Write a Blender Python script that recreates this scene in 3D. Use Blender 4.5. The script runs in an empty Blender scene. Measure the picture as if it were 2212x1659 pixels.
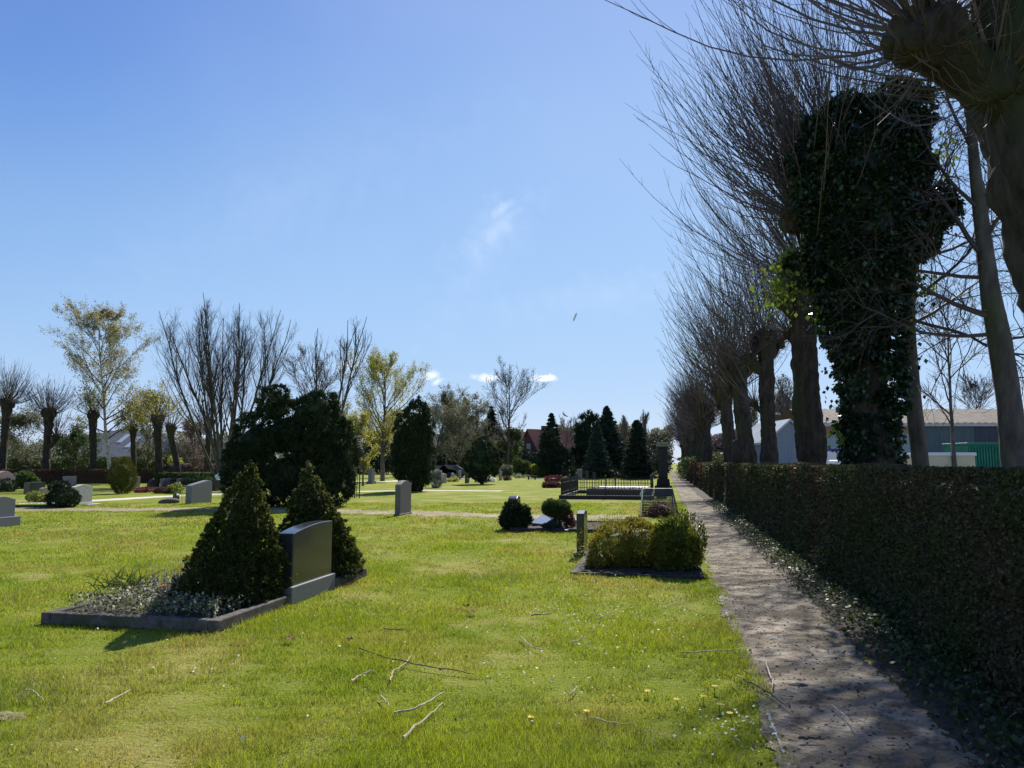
import bpy, math, random
import numpy as np
from mathutils import Vector
random.seed(7)
RG = np.random.default_rng(11)
SC = bpy.context.scene
COL = SC.collection

# ------------------------------------------------------------------ camera
CAMZ = 1.6
PITCH = math.radians(6.1)
FV = 1597.0
cam = bpy.data.cameras.new("camera"); camo = bpy.data.objects.new("camera", cam); COL.objects.link(camo)
cam.sensor_width = 36.0; cam.lens = 36.0 * FV / 2212.0
cam.clip_start = 0.05; cam.clip_end = 4000
camo.location = (0, 0, CAMZ); camo.rotation_euler = (math.radians(90) + PITCH, 0, 0)
SC.camera = camo
# ------------------------------------------------------------------ light
SUN_EL = math.radians(39); SUN_AZ = math.radians(14.6)      # azimuth to the right of the view
SC.view_settings.view_transform = 'Standard'; SC.view_settings.look = 'None'
SC.view_settings.exposure = 0.68; SC.view_settings.gamma = 1.0
w = bpy.data.worlds.new("World"); SC.world = w; w.use_nodes = True
nt = w.node_tree; N = nt.nodes; L = nt.links
for n in list(N): N.remove(n)
out = N.new('ShaderNodeOutputWorld'); bg = N.new('ShaderNodeBackground'); sky = N.new('ShaderNodeTexSky')
sky.sky_type = 'NISHITA'; sky.sun_disc = False; sky.sun_elevation = SUN_EL; sky.sun_rotation = SUN_AZ
sky.air_density = 1.0; sky.dust_density = 0.0; sky.ozone_density = 4.0; sky.altitude = 0
bg.inputs['Strength'].default_value = 0.09
tc = N.new('ShaderNodeTexCoord')
def vmath(op, a, b=None):
    m = N.new('ShaderNodeVectorMath'); m.operation = op
    for i, x in enumerate((a, b)):
        if x is None: continue
        if isinstance(x, (tuple, list)): m.inputs[i].default_value = x
        else: L.new(x, m.inputs[i])
    return m
def smath(op, a, b=None, clamp=False):
    m = N.new('ShaderNodeMath'); m.operation = op; m.use_clamp = clamp
    for i, x in enumerate((a, b)):
        if x is None: continue
        if isinstance(x, (int, float)): m.inputs[i].default_value = x
        else: L.new(x, m.inputs[i])
    return m.outputs[0]
def ray(vx, vy):
    xc = (vx - 1106) / FV; yc = (829.5 - vy) / FV
    return np.array([xc, math.cos(PITCH) - yc * math.sin(PITCH), math.sin(PITCH) + yc * math.cos(PITCH)])
noi = N.new('ShaderNodeTexNoise'); noi.inputs['Scale'].default_value = 38; noi.inputs['Detail'].default_value = 6; noi.inputs['Roughness'].default_value = .62
L.new(tc.outputs['Generated'], noi.inputs['Vector'])
noi2 = N.new('ShaderNodeTexNoise'); noi2.inputs['Scale'].default_value = 2.4; noi2.inputs['Detail'].default_value = 4
L.new(tc.outputs['Generated'], noi2.inputs['Vector'])
acc = None
# small white clouds in the sky: direction, half width, half height (radians), tilt, strength
for (cx, cy, hw, hh, tilt, st) in [(934, 811, .015, .007, .2, 1.36), (945, 824, .010, .005, .6, 0.87), (1050, 817, .019, .0075, 0, 1.49),
        (1157, 818, .012, .007, 0, 0.99), (1176, 818, .017, .0065, 0, 2.4), (1083, 452, .026, .010, .7, .30),
        (1068, 498, .050, .020, .75, .24), (1060, 505, .075, .034, .85, .13), (1045, 560, .14, .05, .9, .06), (750, 790, .02, .005, 0, .6), (1300, 640, .20, .03, .1, .07), (620, 430, .30, .05, .5, .035)]:
    d = ray(cx, cy); d = d / np.linalg.norm(d)
    right = np.cross(d, (0, 0, 1)); right /= np.linalg.norm(right); up = np.cross(right, d)
    r2 = right * math.cos(tilt) + up * math.sin(tilt); u2 = -right * math.sin(tilt) + up * math.cos(tilt)
    a = smath('DIVIDE', vmath('DOT_PRODUCT', vmath('SUBTRACT', tc.outputs['Generated'], tuple(d)).outputs[0], tuple(r2)).outputs['Value'], hw)
    b = smath('DIVIDE', vmath('DOT_PRODUCT', vmath('SUBTRACT', tc.outputs['Generated'], tuple(d)).outputs[0], tuple(u2)).outputs['Value'], hh)
    f = vmath('DOT_PRODUCT', tc.outputs['Generated'], tuple(d)).outputs['Value']
    q = smath('SUBTRACT', 1.45, smath('SQRT', smath('ADD', smath('MULTIPLY', a, a), smath('MULTIPLY', b, b))))
    q = smath('MULTIPLY', smath('SUBTRACT', smath('ADD', q, smath('MULTIPLY', noi.outputs['Fac'], 2.6)), 1.75), .7, True)
    q = smath('MULTIPLY', smath('MULTIPLY', q, st), smath('GREATER_THAN', f, 0))
    acc = q if acc is None else smath('MAXIMUM', acc, q)
veil = smath('MULTIPLY', smath('SUBTRACT', noi2.outputs['Fac'], .45, True), .14)
acc = smath('ADD', acc, veil, True)
sdv = (math.sin(SUN_AZ) * math.cos(SUN_EL), math.cos(SUN_AZ) * math.cos(SUN_EL), math.sin(SUN_EL))   # pale air round the sun
glow = smath('MULTIPLY', smath('POWER', smath('MAXIMUM', vmath('DOT_PRODUCT', tc.outputs['Generated'], sdv).outputs['Value'], 0.0), 9.0), .15)
acc = smath('ADD', acc, glow, True)
mx = N.new('ShaderNodeMix'); mx.data_type = 'RGBA'
hs = N.new('ShaderNodeHueSaturation'); hs.inputs['Saturation'].default_value = 1.0
cv = N.new('ShaderNodeRGBCurve'); dv = N.new('ShaderNodeVectorMath'); dv.operation = 'SCALE'; dv.inputs['Scale'].default_value = 1 / 16
L.new(sky.outputs[0], dv.inputs[0]); L.new(dv.outputs[0], cv.inputs['Color'])
for ch, pts in enumerate([[(0, 0), (1.41, 1.0), (2.14, 1.95), (5.9, 3.5), (16, 6.0)], [(0, 0), (2.54, 2.05), (3.8, 3.4), (9.4, 5.05), (16, 7.0)], [(0, 0), (4.8, 4.9), (6.9, 6.1), (11.6, 6.9), (16, 8.0)]]):
    c_ = cv.mapping.curves[ch]
    c_.points[0].location = (0, 0); c_.points[1].location = (pts[-1][0] / 16, pts[-1][1] / 16)
    for (x_, y_) in pts[1:-1]: c_.points.new(x_ / 16, y_ / 16)
    for p_ in c_.points: p_.handle_type = 'AUTO_CLAMPED'
cv.mapping.update()
mu = N.new('ShaderNodeVectorMath'); mu.operation = 'SCALE'; mu.inputs['Scale'].default_value = 16; L.new(cv.outputs[0], mu.inputs[0])
L.new(mu.outputs[0], hs.inputs['Color'])
L.new(acc, mx.inputs['Factor']); L.new(hs.outputs[0], mx.inputs['A']); mx.inputs['B'].default_value = (8.5, 9.0, 9.6, 1)
L.new(mx.outputs['Result'], bg.inputs['Color']); L.new(bg.outputs[0], out.inputs['Surface'])
sun = bpy.data.lights.new("sun", 'SUN'); sun.energy = 4.3; sun.angle = math.radians(.5); sun.color = (1, .955, .88)
suno = bpy.data.objects.new("sun", sun); COL.objects.link(suno)
sd = Vector((math.sin(SUN_AZ) * math.cos(SUN_EL), math.cos(SUN_AZ) * math.cos(SUN_EL), math.sin(SUN_EL)))
suno.rotation_euler = sd.to_track_quat('Z', 'Y').to_euler()
SC.cycles.max_bounces = 6; SC.cycles.diffuse_bounces = 3; SC.cycles.transmission_bounces = 4; SC.cycles.transparent_max_bounces = 6

# ------------------------------------------------------------------ placing helpers
def gp(vx, vy, z=0.0):                      # a point of the ground seen at that place of the photograph
    d = ray(vx, vy); k = (z - CAMZ) / d[2]
    return np.array([d[0] * k, d[1] * k, z])
def at(vx, vy, Y):                          # a point at distance Y
    d = ray(vx, vy); k = Y / d[1]
    return np.array([d[0] * k, Y, CAMZ + d[2] * k])
GA = math.atan((1434 - 1106) / FV)          # direction of the path and of the grave rows
U = np.array([math.sin(GA), math.cos(GA), 0]); T = np.array([math.cos(GA), -math.sin(GA), 0]); Z = np.array([0, 0, 1.0])
def gr(s, t, z=0.0): return U * s + T * t + Z * z
def to_st(p): return float(np.dot(p[:2], U[:2])), float(np.dot(p[:2], T[:2]))

# ------------------------------------------------------------------ materials
def mat(name, c1, c2=None, scale=8.0, rough=.8, bump=0.0, bscale=None, trans=0.0, island=0.0, spec=.3, c3=None, det=5, ramp=(.35, .65), coat=0, stretch=None, disp=None, metal=0, c3scale=.23):
    m = bpy.data.materials.new(name); m.use_nodes = True
    t = m.node_tree; n = t.nodes; l = t.links
    p = n['Principled BSDF']; p.inputs['Roughness'].default_value = rough
    p.inputs['Specular IOR Level'].default_value = spec; p.inputs['Metallic'].default_value = metal
    if coat: p.inputs['Coat Weight'].default_value = coat; p.inputs['Coat Roughness'].default_value = .08
    tcn = n.new('ShaderNodeTexCoord'); vec = tcn.outputs['Object']
    if stretch:
        mp = n.new('ShaderNodeMapping'); mp.inputs['Scale'].default_value = stretch; l.new(vec, mp.inputs['Vector']); vec = mp.outputs[0]
    col = None
    if c2 is not None:
        nz = n.new('ShaderNodeTexNoise'); nz.inputs['Scale'].default_value = scale; nz.inputs['Detail'].default_value = det; nz.inputs['Roughness'].default_value = .6
        l.new(vec, nz.inputs['Vector'])
        r = n.new('ShaderNodeValToRGB'); r.color_ramp.elements[0].position = ramp[0]; r.color_ramp.elements[1].position = ramp[1]
        r.color_ramp.elements[0].color = (*c1, 1); r.color_ramp.elements[1].color = (*c2, 1)
        l.new(nz.outputs['Fac'], r.inputs['Fac']); col = r.outputs['Color']
        if c3 is not None:
            nz3 = n.new('ShaderNodeTexNoise'); nz3.inputs['Scale'].default_value = scale * c3scale; nz3.inputs['Detail'].default_value = 4
            l.new(vec, nz3.inputs['Vector'])
            rr = n.new('ShaderNodeMapRange'); rr.inputs['From Min'].default_value = .5; rr.inputs['From Max'].default_value = .66
            l.new(nz3.outputs['Fac'], rr.inputs['Value'])
            mm = n.new('ShaderNodeMix'); mm.data_type = 'RGBA'; l.new(rr.outputs[0], mm.inputs['Factor']); l.new(col, mm.inputs['A']); mm.inputs['B'].default_value = (*c3, 1)
            col = mm.outputs['Result']
    else:
        rgb = n.new('ShaderNodeRGB'); rgb.outputs[0].default_value = (*c1, 1); col = rgb.outputs[0]
    if island:
        g = n.new('ShaderNodeNewGeometry'); h = n.new('ShaderNodeHueSaturation'); l.new(col, h.inputs['Color'])
        a = n.new('ShaderNodeMapRange'); a.inputs['To Min'].default_value = 1 - island; a.inputs['To Max'].default_value = 1 + island; l.new(g.outputs['Random Per Island'], a.inputs['Value'])
        l.new(a.outputs[0], h.inputs['Value'])
        b = n.new('ShaderNodeMath'); b.operation = 'MULTIPLY'; b.inputs[1].default_value = 7.31; l.new(g.outputs['Random Per Island'], b.inputs[0])
        fr = n.new('ShaderNodeMath'); fr.operation = 'FRACT'; l.new(b.outputs[0], fr.inputs[0])
        c = n.new('ShaderNodeMapRange'); c.inputs['To Min'].default_value = .5 - island * .06; c.inputs['To Max'].default_value = .5 + island * .04; l.new(fr.outputs[0], c.inputs['Value'])
        l.new(c.outputs[0], h.inputs['Hue']); col = h.outputs[0]
    l.new(col, p.inputs['Base Color'])
    if bump:
        nb = n.new('ShaderNodeTexNoise'); nb.inputs['Scale'].default_value = bscale or scale * 3; nb.inputs['Detail'].default_value = 6; nb.inputs['Roughness'].default_value = .65
        l.new(vec, nb.inputs['Vector'])
        bp = n.new('ShaderNodeBump'); bp.inputs['Strength'].default_value = 1.0; bp.inputs['Distance'].default_value = bump
        l.new(nb.outputs['Fac'], bp.inputs['Height']); l.new(bp.outputs[0], p.inputs['Normal'])
    if trans:
        tr = n.new('ShaderNodeBsdfTranslucent'); ms = n.new('ShaderNodeMixShader'); ms.inputs[0].default_value = trans
        hv = n.new('ShaderNodeHueSaturation'); hv.inputs['Value'].default_value = 1.25; hv.inputs['Hue'].default_value = .488; l.new(col, hv.inputs['Color'])
        l.new(hv.outputs[0], tr.inputs['Color']); l.new(p.outputs[0], ms.inputs[1]); l.new(tr.outputs[0], ms.inputs[2])
        l.new(ms.outputs[0], n['Material Output'].inputs['Surface'])
    return m
M = {}
GRASS1, GRASS2, STRAW = (.165, .21, .018), (.245, .28, .026), (.36, .32, .09)
M['lawn'] = mat('lawn turf', GRASS1, GRASS2, 1.1, .95, .035, 26, island=0, spec=.1, c3=STRAW, ramp=(.3, .7), det=9, c3scale=.55)
M['blade'] = mat('grass blade', (.165, .255, .012), (.275, .335, .024), .8, .5, trans=.5, island=.5, spec=.35, c3=(.34, .31, .06), det=7, c3scale=.7)
M['straw'] = mat('dry grass', (.42, .36, .18), (.5, .45, .25), 5, .8, island=.3)
M['dirt'] = mat('packed earth', (.125, .105, .08), (.45, .385, .29), 3.6, .95, .05, 12, c3=(.13, .11, .075), det=14, spec=.1, ramp=(.4, .6), c3scale=.5)  # patchy earth, dark tones deepened in colour for branch shadows
M['track'] = mat('worn sandy turf', (.34, .27, .17), (.24, .22, .09), 3.0, .95, .02, 30, c3=(.40, .32, .21), det=9)
M['sand'] = mat('pale sand path', (.56, .50, .38), (.66, .60, .47), 3, .95, .005, 40)
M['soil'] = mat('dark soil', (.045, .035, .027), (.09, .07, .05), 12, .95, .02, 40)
M['bark'] = mat('lime bark', (.024, .019, .015), (.078, .063, .05), 9, .95, .12, 7, c3=(.05, .062, .028), stretch=(1, 1, .32), det=9)
M['barkn'] = mat('grey bark', (.06, .05, .042), (.14, .125, .10), 6, .9, .02, 16, c3=(.08, .10, .035), stretch=(1, 1, .4))
M['shoot'] = mat('young shoot bark', (.07, .052, .044), (.14, .11, .09), 2, .6, island=.35, spec=.4)
M['twig'] = mat('twig', (.06, .045, .04), (.10, .08, .068), 2, .7, island=.3)
M['birchbark'] = mat('white birch bark', (.14, .12, .10), (.60, .57, .52), 3.5, .8, .01, 8, ramp=(.36, .5), stretch=(1, 1, 2.5))
M['dry'] = mat('pale dry wood', (.42, .34, .22), (.56, .47, .33), 20, .8, .003, 80, island=.25)
M['ivy'] = mat('ivy leaf', (.014, .034, .015), (.036, .068, .026), 1.2, .32, trans=.12, island=.5, spec=.45)
M['groundivy'] = mat('ground ivy leaf', (.035, .065, .022), (.07, .10, .03), 1.2, .5, trans=.25, island=.6)
M['youngleaf'] = mat('light green young leaf', (.10, .16, .022), (.16, .22, .035), 1.2, .5, trans=.5, island=.4)  # light green leaf colour, paler than the ivy
M['hedge'] = mat('hedge leaf', (.045, .072, .018), (.095, .075, .038), .9, .65, trans=.3, island=.6, c3=(.085, .07, .035), c3scale=.5)
M['brownhedge'] = mat('beech hedge leaf', (.12, .058, .033), (.09, .07, .03), 1.0, .8, trans=.2, island=.5)
M['yew'] = mat('yew needles', (.013, .030, .012), (.045, .072, .026), 1.5, .75, trans=.1, island=.5)
M['yewtip'] = mat('lighter yew tips', (.05, .08, .03), (.08, .11, .04), 2, .7, trans=.3, island=.5)  # lighter cards put sunlit edges into the evergreen colour
M['yewcol'] = mat('irish yew needles', (.014, .032, .012), (.032, .052, .016), 3, .75, trans=.1, island=.5, stretch=(1, 1, .15))
M['cone'] = mat('dwarf spruce needles', (.032, .058, .014), (.07, .088, .02), 5, .7, trans=.22, island=.6)
M['conetip'] = mat('dwarf spruce sunlit new tips', (.15, .18, .03), (.22, .23, .045), 5, .6, trans=.4, island=.4)  # pale new growth, brightened in colour to give a sunlit rim
M['thuja'] = mat('thuja foliage', (.05, .075, .012), (.12, .115, .015), 4, .75, trans=.2, island=.4)
M['spruce'] = mat('spruce needles', (.02, .042, .026), (.035, .06, .032), 1, .8, trans=.08, island=.5)
M['bluespruce'] = mat('blue green needles', (.03, .06, .045), (.055, .085, .055), 1, .8, trans=.08, island=.5)
M['goldbush'] = mat('golden brown shrub leaf', (.25, .215, .03), (.21, .225, .03), 4, .6, trans=.35, island=.45)
M['glossbush'] = mat('glossy laurel leaf', (.10, .15, .02), (.22, .25, .04), 5, .35, trans=.3, island=.5, spec=.6)
M['shrub'] = mat('mid green leaf', (.06, .10, .028), (.10, .14, .045), 2, .6, trans=.3, island=.45)
M['paleshrub'] = mat('pale leaf', (.16, .20, .10), (.26, .29, .17), 2, .7, trans=.3, island=.4)
M['lime'] = mat('lime green leaf', (.20, .26, .05), (.28, .33, .07), 2, .7, trans=.3, island=.4)
M['greyshrub'] = mat('grey leaf', (.22, .25, .22), (.36, .37, .33), 3, .8, trans=.2, island=.5)
M['heather'] = mat('red heather', (.26, .05, .06), (.16, .06, .05), 3, .8, trans=.2, island=.5)
M['brownplant'] = mat('brown heather', (.12, .065, .045), (.16, .09, .055), 3, .8, trans=.2, island=.5)
M['bud'] = mat('spring bud leaf', (.26, .28, .05), (.36, .35, .07), 1, .7, trans=.45, island=.4)
M['budgrey'] = mat('grey green bud', (.14, .155, .09), (.20, .20, .12), 1, .8, trans=.4, island=.4)
M['catkin'] = mat('birch catkin', (.34, .30, .14), (.36, .37, .19), .6, .8, trans=.35, island=.4)
M['reddish'] = mat('reddish twig haze', (.20, .14, .12), (.26, .19, .16), 1, .8, trans=.2, island=.3)
M['soot'] = mat('sooty sandstone', (.02, .019, .018), (.05, .045, .042), 14, .9, .01, 40)
M['bluegranite'] = mat('dark polished granite', (.026, .029, .036), (.052, .057, .068), 260, .2, spec=.6, coat=.3, det=2)
M['polished'] = mat('sky bright polished stone', (.34, .36, .38), (.5, .52, .54), 60, .12, spec=.9, coat=1.0)  # light base colour stands in for the reflected sky
M['granite'] = mat('grey granite', (.14, .14, .145), (.26, .26, .265), 90, .6, .002, 120, det=3)
M['browngranite'] = mat('brown grey granite', (.10, .095, .088), (.19, .18, .165), 60, .6, .002, 90, det=3)
M['greystone'] = mat('weathered grey stone', (.20, .19, .17), (.32, .30, .27), 9, .85, .006, 40, c3=(.17, .19, .12))
M['palestone'] = mat('pale stone', (.48, .46, .40), (.62, .60, .54), 9, .85, .004, 40)
M['blackstone'] = mat('black granite', (.018, .018, .02), (.035, .035, .04), 200, .25, spec=.5)
M['mauvestone'] = mat('mauve granite', (.24, .18, .18), (.33, .26, .26), 80, .6)
M['pinkstone'] = mat('pink sandstone', (.42, .28, .22), (.52, .36, .29), 12, .85, .01, 30)
M['kerb'] = mat('concrete kerb', (.075, .063, .055), (.17, .148, .128), 14, .9, .006, 60, c3=(.08, .085, .05))
M['kerbdark'] = mat('dark stone kerb', (.035, .032, .032), (.07, .062, .058), 14, .85, .006, 60)
M['iron'] = mat('black iron', (.018, .018, .02), (.035, .03, .028), 30, .55, spec=.4)
M['steel'] = mat('galvanised steel', (.07, .085, .095), (.11, .13, .14), 14, .5)
M['white'] = mat('white', (.78, .78, .76), (.70, .70, .68), 30, .6)
M['creamleaf'] = mat('cream variegated leaf', (.62, .56, .40), None, 1, .7, trans=.3, island=.3)
M['whiteflower'] = mat('white petals', (.75, .76, .70), None, 1, .6, trans=.3, island=.15)
M['yellow'] = mat('yellow petals', (.80, .58, .02), None, 1, .6, trans=.3, island=.2)
M['orange'] = mat('orange petals', (.80, .42, .03), None, 1, .6, trans=.3, island=.2)
M['violet'] = mat('violet petals', (.12, .10, .42), None, 1, .6, trans=.3, island=.2)
M['red'] = mat('red petals', (.45, .03, .03), None, 1, .6, trans=.3, island=.2)
M['deadleaf'] = mat('dead leaf', (.20, .09, .04), (.12, .06, .03), 40, .8, island=.3)
M['brick'] = mat('dark brick', (.17, .075, .055), (.12, .06, .05), 6, .9, .004, 30)
M['redtile'] = mat('red roof tiles', (.42, .14, .085), (.30, .10, .07), 3, .85, .02, 12)
M['darkroof'] = mat('dark roof tiles', (.085, .072, .062), (.13, .105, .09), 3, .85, .02, 10)
M['greyroof'] = mat('grey roof tiles', (.22, .20, .18), (.30, .275, .245), 2, .85, .02, 10)
M['render'] = mat('light render', (.42, .40, .36), (.5, .47, .43), 2, .9)
M['tealwall'] = mat('grey green cladding', (.085, .12, .115), (.11, .15, .14), 1.2, .7, stretch=(6, 6, .3))
M['greywall'] = mat('dark grey cladding', (.055, .06, .07), (.075, .08, .09), 1.2, .7, stretch=(6, 6, .3))
M['hallwall'] = mat('grey plank wall', (.20, .24, .26), (.25, .29, .31), 1.2, .8, stretch=(8, 8, .3))
M['tinroof'] = mat('tin roof', (.40, .42, .44), (.5, .52, .54), 2, .35)
M['palewall'] = mat('pale green cladding', (.30, .38, .36), (.36, .44, .42), 1.2, .7, stretch=(6, 6, .3))
M['asbestos'] = mat('brown corrugated roof', (.20, .16, .12), (.30, .25, .19), 1.6, .9, .03, 8)
M['cream'] = mat('cream panel', (.55, .50, .30), (.60, .55, .35), 3, .6)
M['green'] = mat('green painted steel', (.01, .15, .085), (.015, .20, .115), 2, .5)
M['blue'] = mat('blue tarpaulin', (.03, .06, .26), (.05, .09, .34), 3, .5)
M['asphalt'] = mat('yard paving', (.17, .165, .155), (.24, .23, .21), 2, .95)
M['mint'] = mat('pale green plastic', (.42, .62, .52), (.5, .7, .6), 9, .5, trans=.2)
g = bpy.data.materials.new('window glass'); g.use_nodes = True; pb = g.node_tree.nodes['Principled BSDF']
pb.inputs['Base Color'].default_value = (.05, .07, .08, 1); pb.inputs['Roughness'].default_value = .08; pb.inputs['Specular IOR Level'].default_value = .8; M['glass'] = g

# ------------------------------------------------------------------ geometry
class Geo:
    def __init__(s): s.V = []; s.F = []; s.n = 0; s.mi = []
    def add(s, V, *Fs, mi=0):
        V = np.asarray(V, float).reshape(-1, 3); s.V.append(V)
        for F in Fs:
            F = np.asarray(F, np.int64)
            if F.size: s.F.append(F + s.n); s.mi.append(mi)
        s.n += len(V); return s
    def join(s, g, mi=None):
        o = s.n; s.V += g.V
        for F, m in zip(g.F, g.mi): s.F.append(F + o); s.mi.append(m if mi is None else mi)
        s.n += g.n; return s
    # boxes with an arbitrary frame
    def box(s, c, size, a=U, b=T, top=1.0, mi=0):
        c = np.asarray(c, float); hx, hy, hz = size[0] / 2, size[1] / 2, size[2]
        V = []
        for z, k in ((0, 1), (hz, top)):
            for i, j in ((-1, -1), (1, -1), (1, 1), (-1, 1)): V.append(c + a * i * hx * k + b * j * hy * k + Z * z)
        F = [[0, 3, 2, 1], [4, 5, 6, 7], [0, 1, 5, 4], [1, 2, 6, 5], [2, 3, 7, 6], [3, 0, 4, 7]]
        return s.add(V, F, mi=mi)
    def prism(s, prof, c, th, a=U, b=T, mi=0):           # profile (a, z) extruded along b
        c = np.asarray(c, float); n = len(prof); V = []
        for k in (-th / 2, th / 2):
            for (x, z) in prof: V.append(c + a * x + Z * z + b * k)
        s.add(V, mi=mi); o = s.n - 2 * n
        q = [[i, (i + 1) % n, n + (i + 1) % n, n + i] for i in range(n)]
        s.F.append(np.array(q) + o); s.mi.append(mi)
        s.F.append(np.array([list(range(n))[::-1]]) + o); s.mi.append(mi)
        s.F.append(np.array([list(range(n, 2 * n))]) + o); s.mi.append(mi)
        return s
    def tubes(s, P, R, sides=3, mi=0):                   # P (m,n,3) R (m,n)
        P = np.asarray(P, float); R = np.asarray(R, float)
        m, n = P.shape[:2]
        if m == 0: return s
        tan = np.gradient(P, axis=1); tan /= np.linalg.norm(tan, axis=2, keepdims=True) + 1e-9
        ref = np.where(np.abs(tan[:, :1, 2:3]) > .8, np.array([1., 0, 0]), np.array([0, 0, 1.]))
        x = np.cross(tan, np.broadcast_to(ref, tan.shape)); x /= np.linalg.norm(x, axis=2, keepdims=True) + 1e-9
        y = np.cross(tan, x)
        an = np.arange(sides) * 2 * math.pi / sides
        V = P[:, :, None] + R[:, :, None, None] * (x[:, :, None] * np.cos(an)[None, None, :, None] + y[:, :, None] * np.sin(an)[None, None, :, None])
        idx = np.arange(m * n * sides).reshape(m, n, sides)
        a = idx[:, :-1]; b = idx[:, 1:]
        F = np.stack([a, np.roll(a, -1, 2), np.roll(b, -1, 2), b], -1).reshape(-1, 4)
        return s.add(V, F, mi=mi)
    def path(s, pts, r, sides=8, mi=0):
        P = np.array(pts, float)[None]; R = (np.full(len(pts), r) if np.isscalar(r) else np.array(r))[None]
        s.tubes(P, R, sides, mi)
        o = s.n - P.shape[1] * sides
        s.F.append(np.array([list(range(sides))]) + o); s.mi.append(mi)
        s.F.append(np.array([list(range(sides))[::-1]]) + s.n - sides); s.mi.append(mi)
        return s
    def cards(s, C, size, axis=None, asp=.5, rg=RG, mi=0, flat=None):  # leaf shaped quads
        C = np.asarray(C); n = len(C)
        if n == 0: return s
        A = rg.normal(size=(n, 3)) if axis is None else axis + rg.normal(size=(n, 3)) * .45
        A /= np.linalg.norm(A, axis=1, keepdims=True) + 1e-9
        B = rg.normal(size=(n, 3))
        if flat is not None: B = np.cross(A, flat + rg.normal(size=(n, 3)) * .35)
        else: B = np.cross(A, B)
        B /= np.linalg.norm(B, axis=1, keepdims=True) + 1e-9
        sz = (np.full(n, size) if np.isscalar(size) else size)[:, None] * rg.uniform(.6, 1.35, (n, 1))
        a = A * sz / 2; b = B * sz * asp / 2
        V = np.stack([C - a, C + b - a * .1, C + a, C - b - a * .1], 1)
        return s.add(V, np.arange(4 * n).reshape(n, 4), mi=mi)
    def lump(s, c, r, rough=.12, sub=3, seed=0, mi=0, freq=2.3):
        V, F = ico(sub); rr = np.random.default_rng(seed); ph = rr.uniform(0, 6, (6, 3)); fr = rr.normal(size=(6, 3)) * freq
        d = sum(np.sin(V @ fr[i] + ph[i, 0]) for i in range(6)) / 6
        r = np.array(r if not np.isscalar(r) else (r, r, r), float)
        return s.add(np.asarray(c) + V * (1 + rough * d[:, None]) * r, F, mi=mi)
_ico = {}
def ico(sub):
    if sub not in _ico:
        import bmesh
        b = bmesh.new(); bmesh.ops.create_icosphere(b, subdivisions=sub, radius=1)
        b.verts.ensure_lookup_table()
        _ico[sub] = (np.array([v.co[:] for v in b.verts]), np.array([[v.index for v in f.verts] for f in b.faces])); b.free()
    return _ico[sub]
WL = {}
def mesh_from(name, geo, mats, loc, smooth):
    V = np.concatenate(geo.V) - np.asarray(loc)
    me = bpy.data.meshes.new(name)
    nl = sum(F.size for F in geo.F); nf = sum(len(F) for F in geo.F)
    me.vertices.add(len(V)); me.vertices.foreach_set('co', V.astype(np.float32).ravel())
    me.loops.add(nl); me.loops.foreach_set('vertex_index', np.concatenate([F.ravel() for F in geo.F]).astype(np.int32))
    me.polygons.add(nf); sizes = np.concatenate([np.full(len(F), F.shape[1]) for F in geo.F])
    me.polygons.foreach_set('loop_start', np.concatenate([[0], np.cumsum(sizes)[:-1]]).astype(np.int32))
    me.polygons.foreach_set('loop_total', sizes.astype(np.int32))
    mi = np.concatenate([np.full(len(F), m) for F, m in zip(geo.F, geo.mi)]).astype(np.int32)
    for m in (mats if isinstance(mats, (list, tuple)) else [mats]): me.materials.append(M[m] if isinstance(m, str) else m)
    me.polygons.foreach_set('material_index', mi)
    me.polygons.foreach_set('use_smooth', np.full(nf, smooth))
    me.update(calc_edges=True); me.validate()
    return me
def obj(name, geo, mats, parent=None, loc=None, smooth=False, bevel=0, label=None, cat=None, group=None, kind=None):
    if parent is not None: loc = WL[parent.name]
    elif loc is None: loc = (0, 0, 0)
    me = mesh_from(name, geo, mats, loc, smooth)
    o = bpy.data.objects.new(name, me); COL.objects.link(o)
    WL[o.name] = np.asarray(loc, float)
    if parent is not None: o.parent = parent; o.location = (0, 0, 0)
    else: o.location = tuple(loc)
    if bevel:
        b = o.modifiers.new('bevel', 'BEVEL'); b.width = bevel; b.segments = 2; b.limit_method = 'ANGLE'; b.angle_limit = math.radians(50)
    tag(o, label, cat, group, kind)
    return o
def tag(o, label=None, cat=None, group=None, kind=None):
    if label: o['label'] = label
    if cat: o['category'] = cat
    if group: o['group'] = group
    if kind: o['kind'] = kind
    return o
def thing(name, label, cat, loc, group=None):
    o = bpy.data.objects.new(name, None); COL.objects.link(o); o.location = tuple(loc); o.empty_display_size = .1
    WL[o.name] = np.asarray(loc, float); return tag(o, label, cat, group)
def dup(root, loc, rz=0, sc=1.0, label=None, group=None):
    r = root.copy(); COL.objects.link(r); r.location = tuple(loc); r.rotation_euler = (0, 0, rz); r.scale = (sc, sc, sc) if np.isscalar(sc) else sc
    if label: r['label'] = label
    if group: r['group'] = group
    for ch in list(root.children):
        c = ch.copy(); COL.objects.link(c); c.parent = r
        for g2 in ch.children:
            d = g2.copy(); COL.objects.link(d); d.parent = c
    return r
def norm(v): return v / (np.linalg.norm(v, axis=-1, keepdims=True) + 1e-9)

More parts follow.
